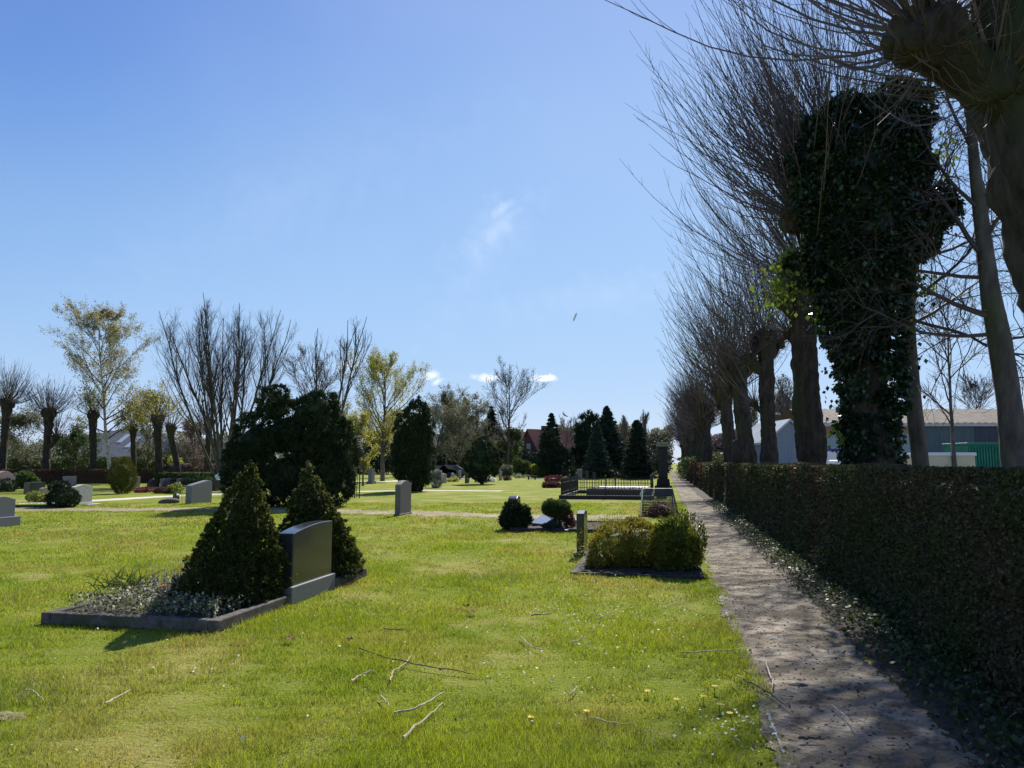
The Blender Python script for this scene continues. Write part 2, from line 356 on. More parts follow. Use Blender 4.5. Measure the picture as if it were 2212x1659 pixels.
# ------------------------------------------------------------------ plants
def grow(S, D, Ln, n, trop=0.0, wob=.08, rg=RG, grav=None):
    S = np.asarray(S, float); m = len(S); D = norm(np.asarray(D, float)); P = np.zeros((m, n, 3)); P[:, 0] = S
    step = (np.asarray(Ln, float) / (n - 1)).reshape(-1, 1); d = D.copy()
    tr = np.broadcast_to(np.asarray(trop, float), (m,)).reshape(-1, 1)
    for i in range(1, n):
        d = norm(d + Z * tr / (n - 1) + rg.normal(size=(m, 3)) * wob)
        P[:, i] = P[:, i - 1] + d * step
    return P
def taper(r0, r1, n, p=1.0):
    r0 = np.asarray(r0, float).reshape(-1, 1); t = np.linspace(0, 1, n)[None] ** p
    return r0 * (1 - t) + r1 * t
def kids(P, k, t0, t1, ang, rg=RG, up=0.0):
    m, n = P.shape[:2]; t = rg.uniform(t0, t1, (m, k)) * (n - 1); i = np.minimum(t.astype(int), n - 2); f = (t - i)[..., None]
    rows = np.arange(m)[:, None]
    S = P[rows, i] * (1 - f) + P[rows, i + 1] * f
    tan = norm(P[rows, i + 1] - P[rows, i]); r = rg.normal(size=tan.shape); perp = norm(np.cross(tan, r))
    a = rg.uniform(ang * .6, ang * 1.3, (m, k, 1))
    D = norm(tan * np.cos(a) + perp * np.sin(a) + Z * up)
    return S.reshape(-1, 3), D.reshape(-1, 3), (t / (n - 1)).reshape(-1)
def knobby(pts, rads, sides=18, rings=40, amp=.16, seed=0):
    sides = int(sides * 1.6); rings = int(rings * 1.6)
    """a gnarled trunk: a tube with burrs and ridges"""
    rr = np.random.default_rng(seed); pts = np.array(pts, float); rads = np.array(rads, float)
    t = np.linspace(0, 1, len(pts)); tt = np.linspace(0, 1, rings)
    C = np.stack([np.interp(tt, t, pts[:, i]) for i in range(3)], 1); R = np.interp(tt, t, rads)
    for _ in range(2): C[1:-1] = (C[:-2] + 2 * C[1:-1] + C[2:]) / 4; R[1:-1] = (R[:-2] + 2 * R[1:-1] + R[2:]) / 4
    an = np.linspace(0, 2 * math.pi, sides, endpoint=False)
    H = np.zeros((rings, sides)); zz = tt * np.linalg.norm(pts[-1] - pts[0])
    for k in range(22):
        z0 = rr.uniform(0, zz[-1]); a0 = rr.uniform(0, 6.28); w1 = rr.uniform(.12, .4); h = rr.uniform(.35, 1.3)
        da = np.angle(np.exp(1j * (an - a0)))[None]; H += h * np.exp(-((zz[:, None] - z0) / w1) ** 2 - (da / rr.uniform(.4, .8)) ** 2)
    H += .35 * np.sin(an * 5 + zz[:, None] * .8 + seed)[...] + .25 * np.sin(an * 9 - zz[:, None] * 2.1) + rr.normal(size=H.shape) * .18
    rad = R[:, None] * (1 + amp * H)
    tan = norm(np.gradient(C, axis=0)); x = norm(np.cross(tan, np.array([0, 1., 0]))); y = np.cross(tan, x)
    V = C[:, None] + rad[..., None] * (x[:, None] * np.cos(an)[None, :, None] + y[:, None] * np.sin(an)[None, :, None])
    idx = np.arange(rings * sides).reshape(rings, sides); a = idx[:-1]; b = idx[1:]
    g = Geo(); g.add(V, np.stack([a, np.roll(a, -1, 1), np.roll(b, -1, 1), b], -1).reshape(-1, 4))
    g.F.append(idx[-1][None]); g.mi.append(0)
    return g
def shoots(heads, nshoot, ln, rg, reach=1.0, side=None, r0=.012, r1=.0028, subs=4, n=9, tropv=1.35, upb=.25, sublen=.26):
    """long whippy pollard shoots which sweep outwards and then up"""
    g = Geo(); S = []; D = []; Lg = []
    for (c, rad, k) in heads:
        m = int(nshoot * k); a = rg.uniform(0, 2 * math.pi, m); el = rg.beta(1.15, 1.2, m) * 1.6 - .10
        d = np.stack([np.cos(a) * np.cos(el), np.sin(a) * np.cos(el), np.sin(el)], 1)
        if side is not None: d = norm(d + side)
        S.append(np.asarray(c) + d * rad * .8); D.append(d); Lg.append(ln * rg.uniform(.55, 1.12, m) * np.where(el < .1, .85, 1))
    S = np.concatenate(S); D = np.concatenate(D); Lg = np.concatenate(Lg)
    P = grow(S, D, Lg, n, tropv * (1 - D[:, 2]) * rg.uniform(.5, 1.3, len(S)) + upb, .075, rg); R = taper(rg.uniform(.7, 1.3, len(S)) * r0, r1, n)
    g.tubes(P, R, 3)
    tips = [P[:, -1]]
    if subs:
        s, d, t = kids(P, subs, .25, .95, .55, rg, .15); P2 = grow(s, d, ln * sublen * rg.uniform(.4, 1.2, len(s)) * (1.15 - t), 4, .5, .06, rg)
        g.tubes(P2, taper(np.full(len(s), r1 * 1.25), r1 * .7, 4), 3); tips.append(P2[:, -1]); tips.append(P2[:, 2])
    return g, P, np.concatenate(tips)
def ellip_points(ells, n, rg, shell=.25, inner=.8):
    """points near the surface of a union of ellipsoids, with outward directions"""
    ells = [(np.asarray(c, float), np.asarray(r if not np.isscalar(r) else (r, r, r), float)) for c, r in ells]
    ar = np.array([(r[0] * r[1] + r[0] * r[2] + r[1] * r[2]) for c, r in ells]); ar /= ar.sum()
    Ps = []; Ns = []
    for (c, r), f in zip(ells, ar):
        m = int(n * f) + 1; d = norm(rg.normal(size=(m, 3))); p = c + d * r * (1 - shell * rg.random((m, 1)) ** 1.5)
        ok = np.ones(m, bool)
        for c2, r2 in ells:
            if c2 is c: continue
            ok &= (((p - c2) / r2) ** 2).sum(1) > inner ** 2
        Ps.append(p[ok]); Ns.append(norm(d / r)[ok])
    P = np.concatenate(Ps); Nn = np.concatenate(Ns); k = P[:, 2] > .01
    return P[k], Nn[k]
def bush_geo(ells, n, size, rg, shell=.25, asp=.5, core=.82, up=.3, seed=0, clump=None, flat=False):
    """leaf cards gathered into tufts on a union of lumpy ellipsoids, over a smaller inner mass added to block light"""
    g = Geo(); R_ = float(np.mean([np.mean(np.asarray(e[1] if not np.isscalar(e[1]) else (e[1],) * 3)) for e in ells]))
    k = max(30, int(n / (clump or 26))); C, Nc = ellip_points(ells, k, rg, shell * .55, .93)
    C = C + Nc * R_ * .10 * (wav3(C * (3.2 / R_), seed + 1))[:, None]
    k = len(C); i = rg.integers(0, k, n); tr_ = max(size * 1.5, min(R_ * .17, size * 4.0)) * rg.uniform(.6, 1.35, k)
    d = norm(rg.normal(size=(n, 3)) + Nc[i] * .9); P = C[i] + d * (tr_[i] * rg.uniform(.25, 1.1, n))[:, None]
    ok = P[:, 2] > .01; P = P[ok]; d = d[ok]; Nn = Nc[i][ok]
    g.cards(P, size, d * .8 + Nn * .5 + Z * up, asp, rg)
    if core:  # added hidden lumps, block light between the leaf cards
        for q, (c, r) in enumerate(ells):
            r = np.asarray(r if not np.isscalar(r) else (r, r, r), float); g.lump(c, r * core * .8, .2, 2, seed + q, freq=4)
    return g
def wav3(P, seed):
    r = np.random.default_rng(seed); o = 0
    for k in range(6):
        d = r.normal(size=3); o = o + np.sin(P @ d + r.uniform(0, 6.28))
    return o / 3
print("helpers ready")

# ================================================================== GROUND
def wav(x, y, f, seed):
    r = np.random.default_rng(seed); o = 0
    for k in range(6):
        a = r.uniform(0, 6.28); o = o + np.sin((x * math.cos(a) + y * math.sin(a)) * f * r.uniform(.5, 1.8) + r.uniform(0, 6.28))
    return o / 6
def sheet(name, s0, s1, left, right, z, m, step=.12, jag=.05, kind='structure', loc=(0, 0, 0)):
    """a ground strip in the path frame with ragged edges; step grows with distance"""
    S = [s0]
    while S[-1] < s1: S.append(S[-1] + step * (1 + max(0, S[-1]) * .06))
    S = np.array(S); rg = np.random.default_rng(5)
    l = left(S) + rg.normal(size=len(S)) * jag + wav(S, S * 0, 2.0, 3) * jag * 2
    r = right(S) + rg.normal(size=len(S)) * jag + wav(S, S * 0, 1.7, 4) * jag * 2
    V = []
    for i in range(len(S)): V += [gr(S[i], l[i], z), gr(S[i], r[i], z)]
    F = [[2 * i, 2 * i + 1, 2 * i + 3, 2 * i + 2] for i in range(len(S) - 1)]
    g = Geo(); g.add(V, F); return obj(name, g, m, kind=kind)
g = Geo(); g.add([(-1500, -60, 0), (1500, -60, 0), (1500, 2500, 0), (-1500, 2500, 0)], [[0, 1, 2, 3]]); obj('ground', g, 'lawn', kind='structure')
_pl = sorted(to_st(gp(*v)) for v in [(1706, 1655), (1645, 1500), (1603, 1400), (1562, 1290), (1538, 1235), (1500, 1150), (1472, 1075)])
PL = lambda s: np.interp(s, [a for a, b in _pl], [b for a, b in _pl]); PR = lambda s: 1.62 + .10 * wav(np.asarray(s, float), 0, .9, 13) + .06 * wav(np.asarray(s, float), 0, 3.1, 14)
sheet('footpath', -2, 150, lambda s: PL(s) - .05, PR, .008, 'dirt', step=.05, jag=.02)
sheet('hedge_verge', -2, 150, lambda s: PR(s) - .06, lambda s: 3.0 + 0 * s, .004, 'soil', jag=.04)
sheet('yard', -20, 300, lambda s: 4.4 + 0 * s, lambda s: 90 + 0 * s, .004, 'asphalt', step=2, jag=.1)
def ribbon(name, vpts, wid, z, m, jag=.06, step=.35):
    P = np.array([gp(x, y) for x, y in vpts]); seg = np.linalg.norm(np.diff(P, axis=0), axis=1); L_ = np.concatenate([[0], np.cumsum(seg)])
    q = np.arange(0, L_[-1], step); C = np.stack([np.interp(q, L_, P[:, i]) for i in range(3)], 1)
    for _ in range(6): C[1:-1] = (C[:-2] + C[1:-1] * 2 + C[2:]) / 4
    t = norm(np.gradient(C, axis=0)); nrm = np.cross(t, Z); rg = np.random.default_rng(8)
    w_ = wid / 2 + rg.normal(size=len(q)) * jag; w2 = wid / 2 + rg.normal(size=len(q)) * jag
    V = np.stack([C + nrm * w_[:, None], C - nrm * w2[:, None]], 1); V[..., 2] = z; n = len(q)
    g = Geo(); g.add(V, [[2 * i, 2 * i + 1, 2 * i + 3, 2 * i + 2] for i in range(n - 1)]); return obj(name, g, m, kind='structure')
ribbon('sandy_path', [(-90, 1093), (0, 1089.5), (110, 1086), (220, 1081), (330, 1074), (450, 1068), (700, 1063), (850, 1060.5), (950, 1060), (1090, 1061)], 1.3, .008, 'sand', .05)
ribbon('worn_track', [(-60, 1102), (150, 1101), (400, 1100), (560, 1100), (740, 1105), (900, 1108), (1000, 1112), (1100, 1115), (1200, 1117), (1400, 1117)], 1.9, .006, 'track', .26, .2)
ribbon('far_path', [(700, 1042), (790, 1040), (850, 1040), (960, 1034), (1120, 1032), (1180, 1033), (1240, 1030), (1420, 1024)], 3.0, .008, 'sand', .2, .8)

PLOTS = []          # (s0, s1, t0, t1) kerbed plots without grass
_tr = np.array([to_xy for to_xy in [gp(x_, y_)[:2] for x_, y_ in [(-60, 1102), (150, 1101), (400, 1100), (560, 1100), (740, 1105), (900, 1108), (1000, 1112), (1100, 1115), (1200, 1117), (1400, 1117)]]])
def clear(S, Tt):
    k = ~((Tt > PL(S) + .04 + wav(S, S * 0, 3, 9) * .06) & (Tt < 3.1))
    X = S * U[0] + Tt * T[0]; Yq = S * U[1] + Tt * T[1]; k &= (np.abs(Yq - np.interp(X, _tr[:, 0], _tr[:, 1])) > .75 + .35 * wav(X, Yq, 2, 12)) | (np.random.default_rng(3).random(len(S)) < .12)
    for (a, b, c, d) in PLOTS: k &= ~((S > a) & (S < b) & (Tt > c) & (Tt < d))
    return k
NR = gp(470, 1368); S_A, T_A = to_st(NR)                      # near corner of the big plot
PLOTS.append((S_A, S_A + 3.6, T_A - 1.98, T_A + .03)); PLOTS.append((10.76, 13.9, -1.38, .55)); PLOTS.append((17.2, 19.8, -3.65, -1.05))
def make_grass():
    rg = np.random.default_rng(21); gs = Geo(); gd = Geo()
    for (y0, y1, den, hh, ww) in [(2.6, 5, 11000, .034, .0036), (5, 8, 6500, .033, .005), (8, 12, 3200, .032, .0075), (12, 18, 1300, .032, .012), (18, 30, 420, .032, .022)]:
        wid = y1 * .82 + .6; n = int(den * (y1 - y0) * 2 * wid)
        x = rg.uniform(-wid, wid, n); y = rg.uniform(y0, y1, n); k = np.abs(x) < y * .8 + .7; x = x[k]; y = y[k]
        s = x * U[0] + y * U[1]; t = x * T[0] + y * T[1]; k = clear(s, t) & (t < 3.2); x = x[k]; y = y[k]; n = len(x)
        f = 1.3 * wav(x, y, 2.6, 31) + .9 * wav(x, y, 7, 32) + .8 * wav(x, y, 19, 33); dens = .86 + .35 * f; k = rg.random(n) < dens; x = x[k]; y = y[k]; f = f[k]; n = len(x)
        h = hh * (1 + .8 * np.clip(f, -1, 1.6)) * rg.uniform(.5, 1.35, n); a = rg.uniform(0, 6.283, n); wd = ww * rg.uniform(.6, 1.2, n)
        lean = rg.uniform(.1, 1.0, n) * h; la = rg.uniform(0, 6.283, n)
        B = np.stack([x, y, np.zeros(n)], 1); o = np.stack([np.cos(a) * wd / 2, np.sin(a) * wd / 2, np.zeros(n)], 1)
        tip = B + np.stack([np.cos(la) * lean, np.sin(la) * lean, h], 1)
        isd = rg.random(n) < .05 + .22 * np.clip(wav(x, y, 1.1, 44) + .5 * wav(x, y, 4, 45), 0, 1)
        for gg, kk in ((gs, ~isd), (gd, isd)):
            V = np.stack([B[kk] - o[kk], B[kk] + o[kk], tip[kk]], 1); m = kk.sum(); gg.add(V, np.arange(3 * m).reshape(m, 3))
    obj('grass', gs, 'blade', kind='stuff', label='short bright green lawn grass beside the path', cat='grass')
    for (a, b, c, d) in PLOTS:                 # longer tufts against the kerbs
        n = 2600; e = rg.integers(0, 4, n); q = rg.random(n); off = np.abs(rg.normal(size=n)) * .03 + .012
        s = np.where(e == 0, a - off, np.where(e == 1, b + off, a + (b - a) * q)); t = np.where(e == 2, c - off, np.where(e == 3, d + off, c + (d - c) * q)); s = np.where(e < 2, s, a + (b - a) * q)
        h = rg.uniform(.03, .105, n) * (.5 + .6 * rg.random(n)); aa = rg.uniform(0, 6.28, n); wd = .0065
        B = U * s[:, None] + T * t[:, None]; o = np.stack([np.cos(aa) * wd / 2, np.sin(aa) * wd / 2, 0 * aa], 1); la = rg.uniform(0, 6.28, n); tip = B + np.stack([np.cos(la) * h * .4, np.sin(la) * h * .4, h], 1)
        gs.add(np.stack([B - o, B + o, tip], 1), np.arange(3 * n).reshape(n, 3))
    obj('dry_grass', gd, 'straw', kind='stuff', label='withered straw coloured blades scattered through the lawn', cat='grass')
make_grass()
# white flecks: daisies and fallen petals; litter on the path; low ivy under the hedge
def scatter(name, n, region, size, m, lab, cat, z=(.005, .04), asp=.8, seed=1, flat=True):
    rg = np.random.default_rng(seed); P = []
    while len(P) < n:
        s, t = region(rg)
        P.append(gr(s, t, rg.uniform(*z)))
    P = np.array(P); g = Geo(); g.cards(P, size, norm(rg.normal(size=(n, 3)) * np.array([1, 1, .25])), asp, rg, flat=np.tile(Z, (n, 1)) if flat else None)
    return obj(name, g, m, kind='stuff', label=lab, cat=cat)
def patchy(cs):
    def f(rg):
        c = cs[rg.integers(len(cs))]; p = gp(c[0], c[1]); s, t = to_st(p); return s + rg.normal() * c[2], min(t + rg.normal() * c[2], .6)
    return f
scatter('daisies', 430, patchy([(1150, 1315, .5), (1230, 1335, .5), (1330, 1330, .5), (1420, 1340, .6), (1200, 1380, .4), (1350, 1400, .4), (1170, 1470, .3), (1500, 1300, .5), (1290, 1260, .5), (700, 1420, 1.2), (300, 1500, 1.0), (1650, 1590, .2), (1640, 1560, .3), (1600, 1590, .2)]), .021, 'whiteflower', 'tiny white daisies and petals sprinkled over the near lawn', 'flowers', (.03, .05), seed=3)
scatter('fallen_petals', 150, lambda rg: (rg.uniform(4, 19), rg.uniform(-11, .3)), .02, 'whiteflower', 'pale specks of petals spread across the wider lawn', 'petals', (.02, .045), seed=4)
scatter('leaf_litter', 1500, lambda rg: (2.5 + 22 * rg.random() ** 1.6, .45 + 1.9 * rg.beta(.7, .6)), .024, 'deadleaf', 'small brown leaf litter lying on the earth path', 'litter', (.009, .02), seed=5)
def pebbles():
    rg = np.random.default_rng(66); g = Geo(); n = 2600
    for k in range(n):
        s_ = 2.6 + 18 * rg.random() ** 1.7; t_ = PL(s_) + (1.75 - PL(s_)) * rg.random(); r = rg.uniform(.004, .013) * (1.6 if rg.random() < .08 else 1); V, F = ico(1); g.add(gr(s_, t_, .008) + V * np.array([r, r * rg.uniform(.6, 1), r * .6]) * rg.uniform(.75, 1.2, (len(V), 1)), F)
    obj('path_gravel', g, 'kerb', kind='stuff', label='small stones and grit scattered on the earth path', cat='gravel')
pebbles()
scatter('wood_chips', 900, lambda rg: (rg.uniform(2.5, 22), rg.uniform(.45, 1.9)), .022, 'dry', 'pale wood crumbs scattered on the earth path', 'litter', (.009, .018), asp=.3, seed=6)
scatter('ground_ivy', 22000, lambda rg: (2.5 + 30 * rg.random() ** 1.5, 1.5 + .95 * rg.beta(2.1, 1.0)), .042, 'groundivy', 'low dark ivy creeping along the foot of the hedge', 'ground cover', (.01, .10), asp=.8, seed=7, flat=False)
scatter('lawn_weeds', 2200, lambda rg: (rg.uniform(2.6, 13), .55 - 6 * rg.random() ** 2.2), .022, 'lime', 'clover and broad leaved weeds mixed in the lawn by the path', 'weeds', (.01, .04), asp=.8, seed=8, flat=False)

# ================================================================== HEDGE along the path
def hedge(name, s0, s1, t0, t1, h, dens, size, m, lab, core=.86, seed=0, notch=()):
    rg = np.random.default_rng(seed); root = thing(name, lab, 'hedge', gr((s0 + s1) / 2, (t0 + t1) / 2)); g = Geo(); gt = Geo()
    b = [s0]
    while b[-1] < s1: b.append(min(s1, b[-1] + 2 + max(0, b[-1]) * .25))
    for a, c in zip(b[:-1], b[1:]):
        d = max(3.0, (a + c) / 2); dn = dens * min(1.0, (7.0 / d) ** 1.25); sz = size * max(1.0, d / 8)
        for face, area in (('f', (c - a) * h), ('t', (c - a) * (t1 - t0)), ('b', (c - a) * h * .35)):
            n = int(dn * area); s = rg.uniform(a, c, n)
            if face == 'f': t = t0 + rg.exponential(.055, n) + .09 * wav(s, s * 0, 1.6, 3) + .02; z = rg.uniform(.02, 1, n) ** .85 * h
            elif face == 't': t = rg.uniform(t0, t1, n); z = h - rg.exponential(.03, n) + .05 * wav(s, t * 3, 2.2, 5)
            else: t = t1 - rg.exponential(.05, n); z = rg.uniform(.05, 1, n) * h
            t = t + .05 * wav(s, z * 2.5, 2.2, 7) + np.where(z > h * .93, .03, 0) - np.where(z < .5, .10 * (1 - z / .5), 0)
            z = z + .02 * wav(s, s * 0, 1.3, 9)
            P = U * s[:, None] + T * t[:, None] + Z * z[:, None]
            g.cards(P, sz, None, .62, rg)
        n = int(min(420, 60 * (c - a)) * min(1, 9 / d)); s = rg.uniform(a, c, n); t = rg.uniform(t0 + .02, t1 - .05, n); z = rg.uniform(.1, h * .93, n)
        D = norm(rg.normal(size=(n, 3)) * np.array([1, 1, .6]) + Z * .7 - T * .3)
        P = grow(U * s[:, None] + T * t[:, None] + Z * z[:, None], D, rg.uniform(.12, .34, n), 4, .3, .12, rg)
        P[..., 2] = np.minimum(P[..., 2], h + rg.uniform(-.02, .09, (n, 1))); gt.tubes(P, taper(np.full(n, .0035 * max(1, d / 9)), .0015 * max(1, d / 9), 4), 3)
    gc = Geo()                                   # inner core sheets with gaps, added to stop light passing through
    ns = int((s1 - s0) / .12); nz = int(h * core / .1)
    for tt in (t0 + .22, t1 - .25):
        S_ = np.linspace(s0, s1, ns + 1); Z_ = np.linspace(0, h * core, nz + 1); V = []
        for z in Z_: V.append(U * S_[:, None] + T * (tt + .04 * wav(S_, z + S_ * 0, 5, 6))[:, None] + Z * z)
        V = np.stack(V).reshape(-1, 3); idx = np.arange((nz + 1) * (ns + 1)).reshape(nz + 1, ns + 1)
        F = np.stack([idx[:-1, :-1], idx[:-1, 1:], idx[1:, 1:], idx[1:, :-1]], -1).reshape(-1, 4); F = F[rg.random(len(F)) > .10]; gc.add(V, F)
    g.join(gc); g.join(gt, 1); obj('foliage', g, [m, 'twig'], root); obj('stems', Geo().box(gr((s0 + s1) / 2, (t0 + t1) / 2 + .05), (s1 - s0 - .4, .06, h * .5)), 'bark', root); return root
HT0, HT1 = 2.2, 2.95
hedge('clipped_hedge', 1.6, 46, HT0, HT1, 1.56, 3300, .034, 'hedge', 'long dark clipped hedge in shade along the right side of the earth path', seed=2)
hedge('distant_hedge', 46.3, 120, HT0, HT1, 1.56, 3000, .034, 'brownhedge', 'far brownish continuation of the clipped hedge where the path vanishes', seed=3)

# ================================================================== POLLARDED LIME ROW
def row_pos(vx, t=3.3):
    k = (vx - 1106) / FV; s = t * (U[1] + k * U[0]) / (k * U[1] - U[0]); return s
GRP = 'pollarded limes behind the hedge'
def pollard(name, lab, base, pts, rads, heads, seed, nshoot, ln, subs=4, side=None, bud=0, amp=.16, r0=.013, rings=44, r1=.0028):
    rg = np.random.default_rng(seed); base = np.asarray(base, float); root = thing(name, lab, 'tree', base, GRP)
    g = knobby([base + np.array(p) for p in pts], rads, 20, rings, amp, seed)
    for (c, r, k) in heads:
        g.lump(base + np.array(c), (r * 1.0, r, r * .85), .34, 4, seed + int(r * 1000), freq=3.6)
        for q in range(9):
            d = norm(rg.normal(size=3)); g.lump(base + np.array(c) + d * r * .8, r * rg.uniform(.2, .42), .35, 3, seed + q * 7, freq=4)
    for (c, r, k) in heads:       # short limb to each head
        c = base + np.array(c); q = base + np.array([np.interp(c[2] - base[2] - r * 1.6, [p[2] for p in pts], [p[i] for p in pts]) for i in range(3)])
        if np.linalg.norm((c - q)[:2]) > .25: g.path([q, (q * .5 + c * .5) - Z * .12, c], [r * .85, r * .7, r * .75], 10)
    obj('trunk', g, 'bark', root, smooth=True)
    gg, P, tips = shoots([(base + np.array(c), r, k) for c, r, k in heads], nshoot, ln, rg, side=side, subs=subs, r0=r0, r1=r1)
    sp = [(base + np.array(c) + norm(rg.normal(size=(150, 3))) * r * .95, r) for c, r, k in heads if r > .12]
    if sp:
        S = np.concatenate([a for a, _ in sp]); cc = np.concatenate([np.tile(base + np.array(c), (150, 1)) for c, r, k in heads if r > .12]); D = norm(S - cc) + Z * .4
        gg.tubes(grow(S, D, rg.uniform(.08, .7, len(S)) ** 1.3, 5, .5, .12, rg), taper(np.full(len(S), r1 * 1.4), r1 * .7, 5), 3)
    mats = ['shoot']
    if bud:
        k = rg.choice(len(tips), min(len(tips), bud)); gg.cards(tips[k] + rg.normal(size=(len(k), 3)) * .06, .055, None, .7, rg, mi=1); mats = ['shoot', 'youngleaf']
    obj('crown', gg, mats, root); return root
# nearest tree, leaning into the picture at the top right
def rel(b, p): return tuple(np.asarray(p) - np.asarray(b))
b1 = np.array([4.35, 5.35, 0])
lime1 = pollard('pollarded_lime', 'nearest pollarded lime, gnarled leaning trunk cut off by the right edge', b1,
        [(0, 0, 0), (.05, .0, 1.2), (.0, 0, 2.2), (-.12, 0, 3.0), (-.28, 0, 3.8), (-.34, 0, 4.4), (-.25, 0, 5.2), (-.2, 0, 6)], [.46, .40, .36, .37, .38, .44, .50, .42],
        [((-1.25, -.15, 4.75), .27, .30), ((-.75, -.1, 4.45), .24, .10), ((-.3, .1, 6.1), .5, .8), ((.5, -.3, 4.6), .3, .25)], 41, 210, 3.3, 6, tuple(-T * .20 + U * .15), amp=.15, r0=.012)
def rowtree(vx, lab, seed, r, hz, nshoot, ln, subs, bud=0, lean=0, heads=None, name='pollarded_lime', t=3.3):
    s = row_pos(vx, t); b = gr(s, t)
    pts = [(0, 0, 0), (.05, .03, hz * .25), (lean * .3, 0, hz * .5), (lean * .7, 0, hz * .75), (lean, 0, hz)]
    rads = [r * 1.15, r, r * .93, r * .9, r * 1.1]
    hd = heads or [((lean - .1, .1, hz), r * 1.25, .5), ((lean - .5, -.1, hz * .9), r * .75, .3), ((lean + .5, .2, hz * .92), r * .75, .25), ((lean - .2, .3, hz * .78), r * .6, .2)]
    return pollard(name, lab, b, pts, rads, hd, seed, nshoot, ln, subs, tuple(-T * .2 + Z * .05), bud, .23, r0=.011 if s < 15 else .011 * s / 15 * .7, r1=.0025 if s < 15 else .0025 * s / 15 * .9)
# ivy tree
s2 = row_pos(1880); b2 = gr(s2, 3.3); print('s2', s2)
lime2 = pollard('ivy_clad_lime', 'massive pollarded lime wrapped in dark ivy from hedge to head', b2,
        [(0, 0, 0), (0, 0, 1.5), (-.05, 0, 3), (-.1, 0, 4.5), (0, 0, 6)], [.34, .31, .30, .30, .32],
        [((-.85, .5, 5.9), .32, .45), ((.25, .9, 6.9), .4, .7), ((-.7, .6, 4.9), .26, .22), ((.95, .6, 5.0), .3, .2), ((-.3, .9, 6.6), .35, .7)], 42, 270, 4.3, 6, tuple(-T * .22 + U * .40 + Z * .1), r0=.013)
rg = np.random.default_rng(77); E = []
for (vx, vy, rv) in [(1884, 985, 52), (1880, 930, 58), (1890, 870, 56), (1878, 800, 66), (1872, 740, 72), (1860, 680, 86), (1862, 620, 98), (1850, 560, 110), (1860, 500, 112), (1850, 440, 112), (1860, 380, 112), (1845, 320, 100), (1770, 290, 40), (1920, 300, 78), (1945, 240, 60), (1990, 470, 48), (2030, 445, 34), (1985, 520, 40), (1745, 350, 36), (1830, 250, 34), (1915, 360, 88), (1740, 420, 30), (1725, 580, 26)]:
    p = at(vx, vy, b2[1]); dep = b2[1]; r = rv / FV * dep; E.append((p, (r, r * .85, r * 1.05)))
g = bush_geo(E, 62000, .078, rg, .16, .75, .92, -.5, 5, 11)
P, Nn = ellip_points(E, 5200, rg, .05); k = wav3(P * 2.2, 3) > -.2; hang = P[k] + Nn[k] * rg.uniform(.02, 1, (k.sum(), 1)) ** 1.6 * .42; g.cards(hang, .078, -Z + Nn[k] * .3, .75, rg)
obj('ivy', g, 'ivy', lime2)
g = Geo()
for (vx, vy, rv, n) in [(1690, 625, 55, 260), (1705, 560, 30, 120), (1780, 690, 22, 70), (1975, 610, 35, 130), (1960, 560, 25, 60), (2040, 330, 45, 60), (1950, 700, 22, 60), (1815, 940, 22, 40)]:
    p = at(vx, vy, b2[1]); r = rv / FV * b2[1]; g.cards(p + rg.normal(size=(n, 3)) * r * .55, .09, -Z * 1.0 + np.zeros((n, 3)), .75, rg)
obj('ivy_sprays', g, 'youngleaf', lime2, label='light green ivy tufts')
t3 = rowtree(1745, 'knobbly pollarded lime just beyond the ivy clad one', 43, .29, 6.0, 190, 4.0, 6)
t4 = rowtree(1658, 'pollarded lime with a crooked trunk and stubby arm on its left', 44, .24, 5.9, 180, 4.2, 6, 0, .05,
        [((0, .1, 5.5), .42, .5), ((-.55, 0, 5.0), .26, .3), ((.35, 0, 5.5), .28, .25), ((-.42, 0, 3.5), .13, .05)])
t5 = rowtree(1612, 'pollarded lime with a huge swollen burr on its trunk', 45, .31, 5.9, 170, 4.3, 4, 500, -.3)
obj('burr', Geo().lump(gr(row_pos(1612), 3.3, 2.0) - T * .22, (.42, .42, .62), .3, 3, 9, freq=3), 'bark', t5, smooth=True)
t6 = rowtree(1576, 'pollarded lime sprouting yellow green leaves low on its crown', 46, .30, 5.8, 170, 4.3, 4, 2600, -.2)
t7 = rowtree(1524, 'broad dark pollarded lime midway along the row', 47, .40, 5.6, 170, 4.4, 4, 0)
k = 0
names = ['first', 'second', 'third', 'fourth', 'fifth', 'sixth', 'seventh', 'farthest']
for i, s in enumerate([62, 70, 78, 87, 97, 108, 120, 134]):
    src = (t3, t7, t4)[i % 3]
    dup(src, gr(s, 3.3), (i * .35) % 6.28 * .3, 1.0 + .04 * (i % 3), label=('%s small pollarded lime past the broad dark one, down the row' % names[i]) if i < 7 else 'very last pollarded lime where the row meets the horizon')
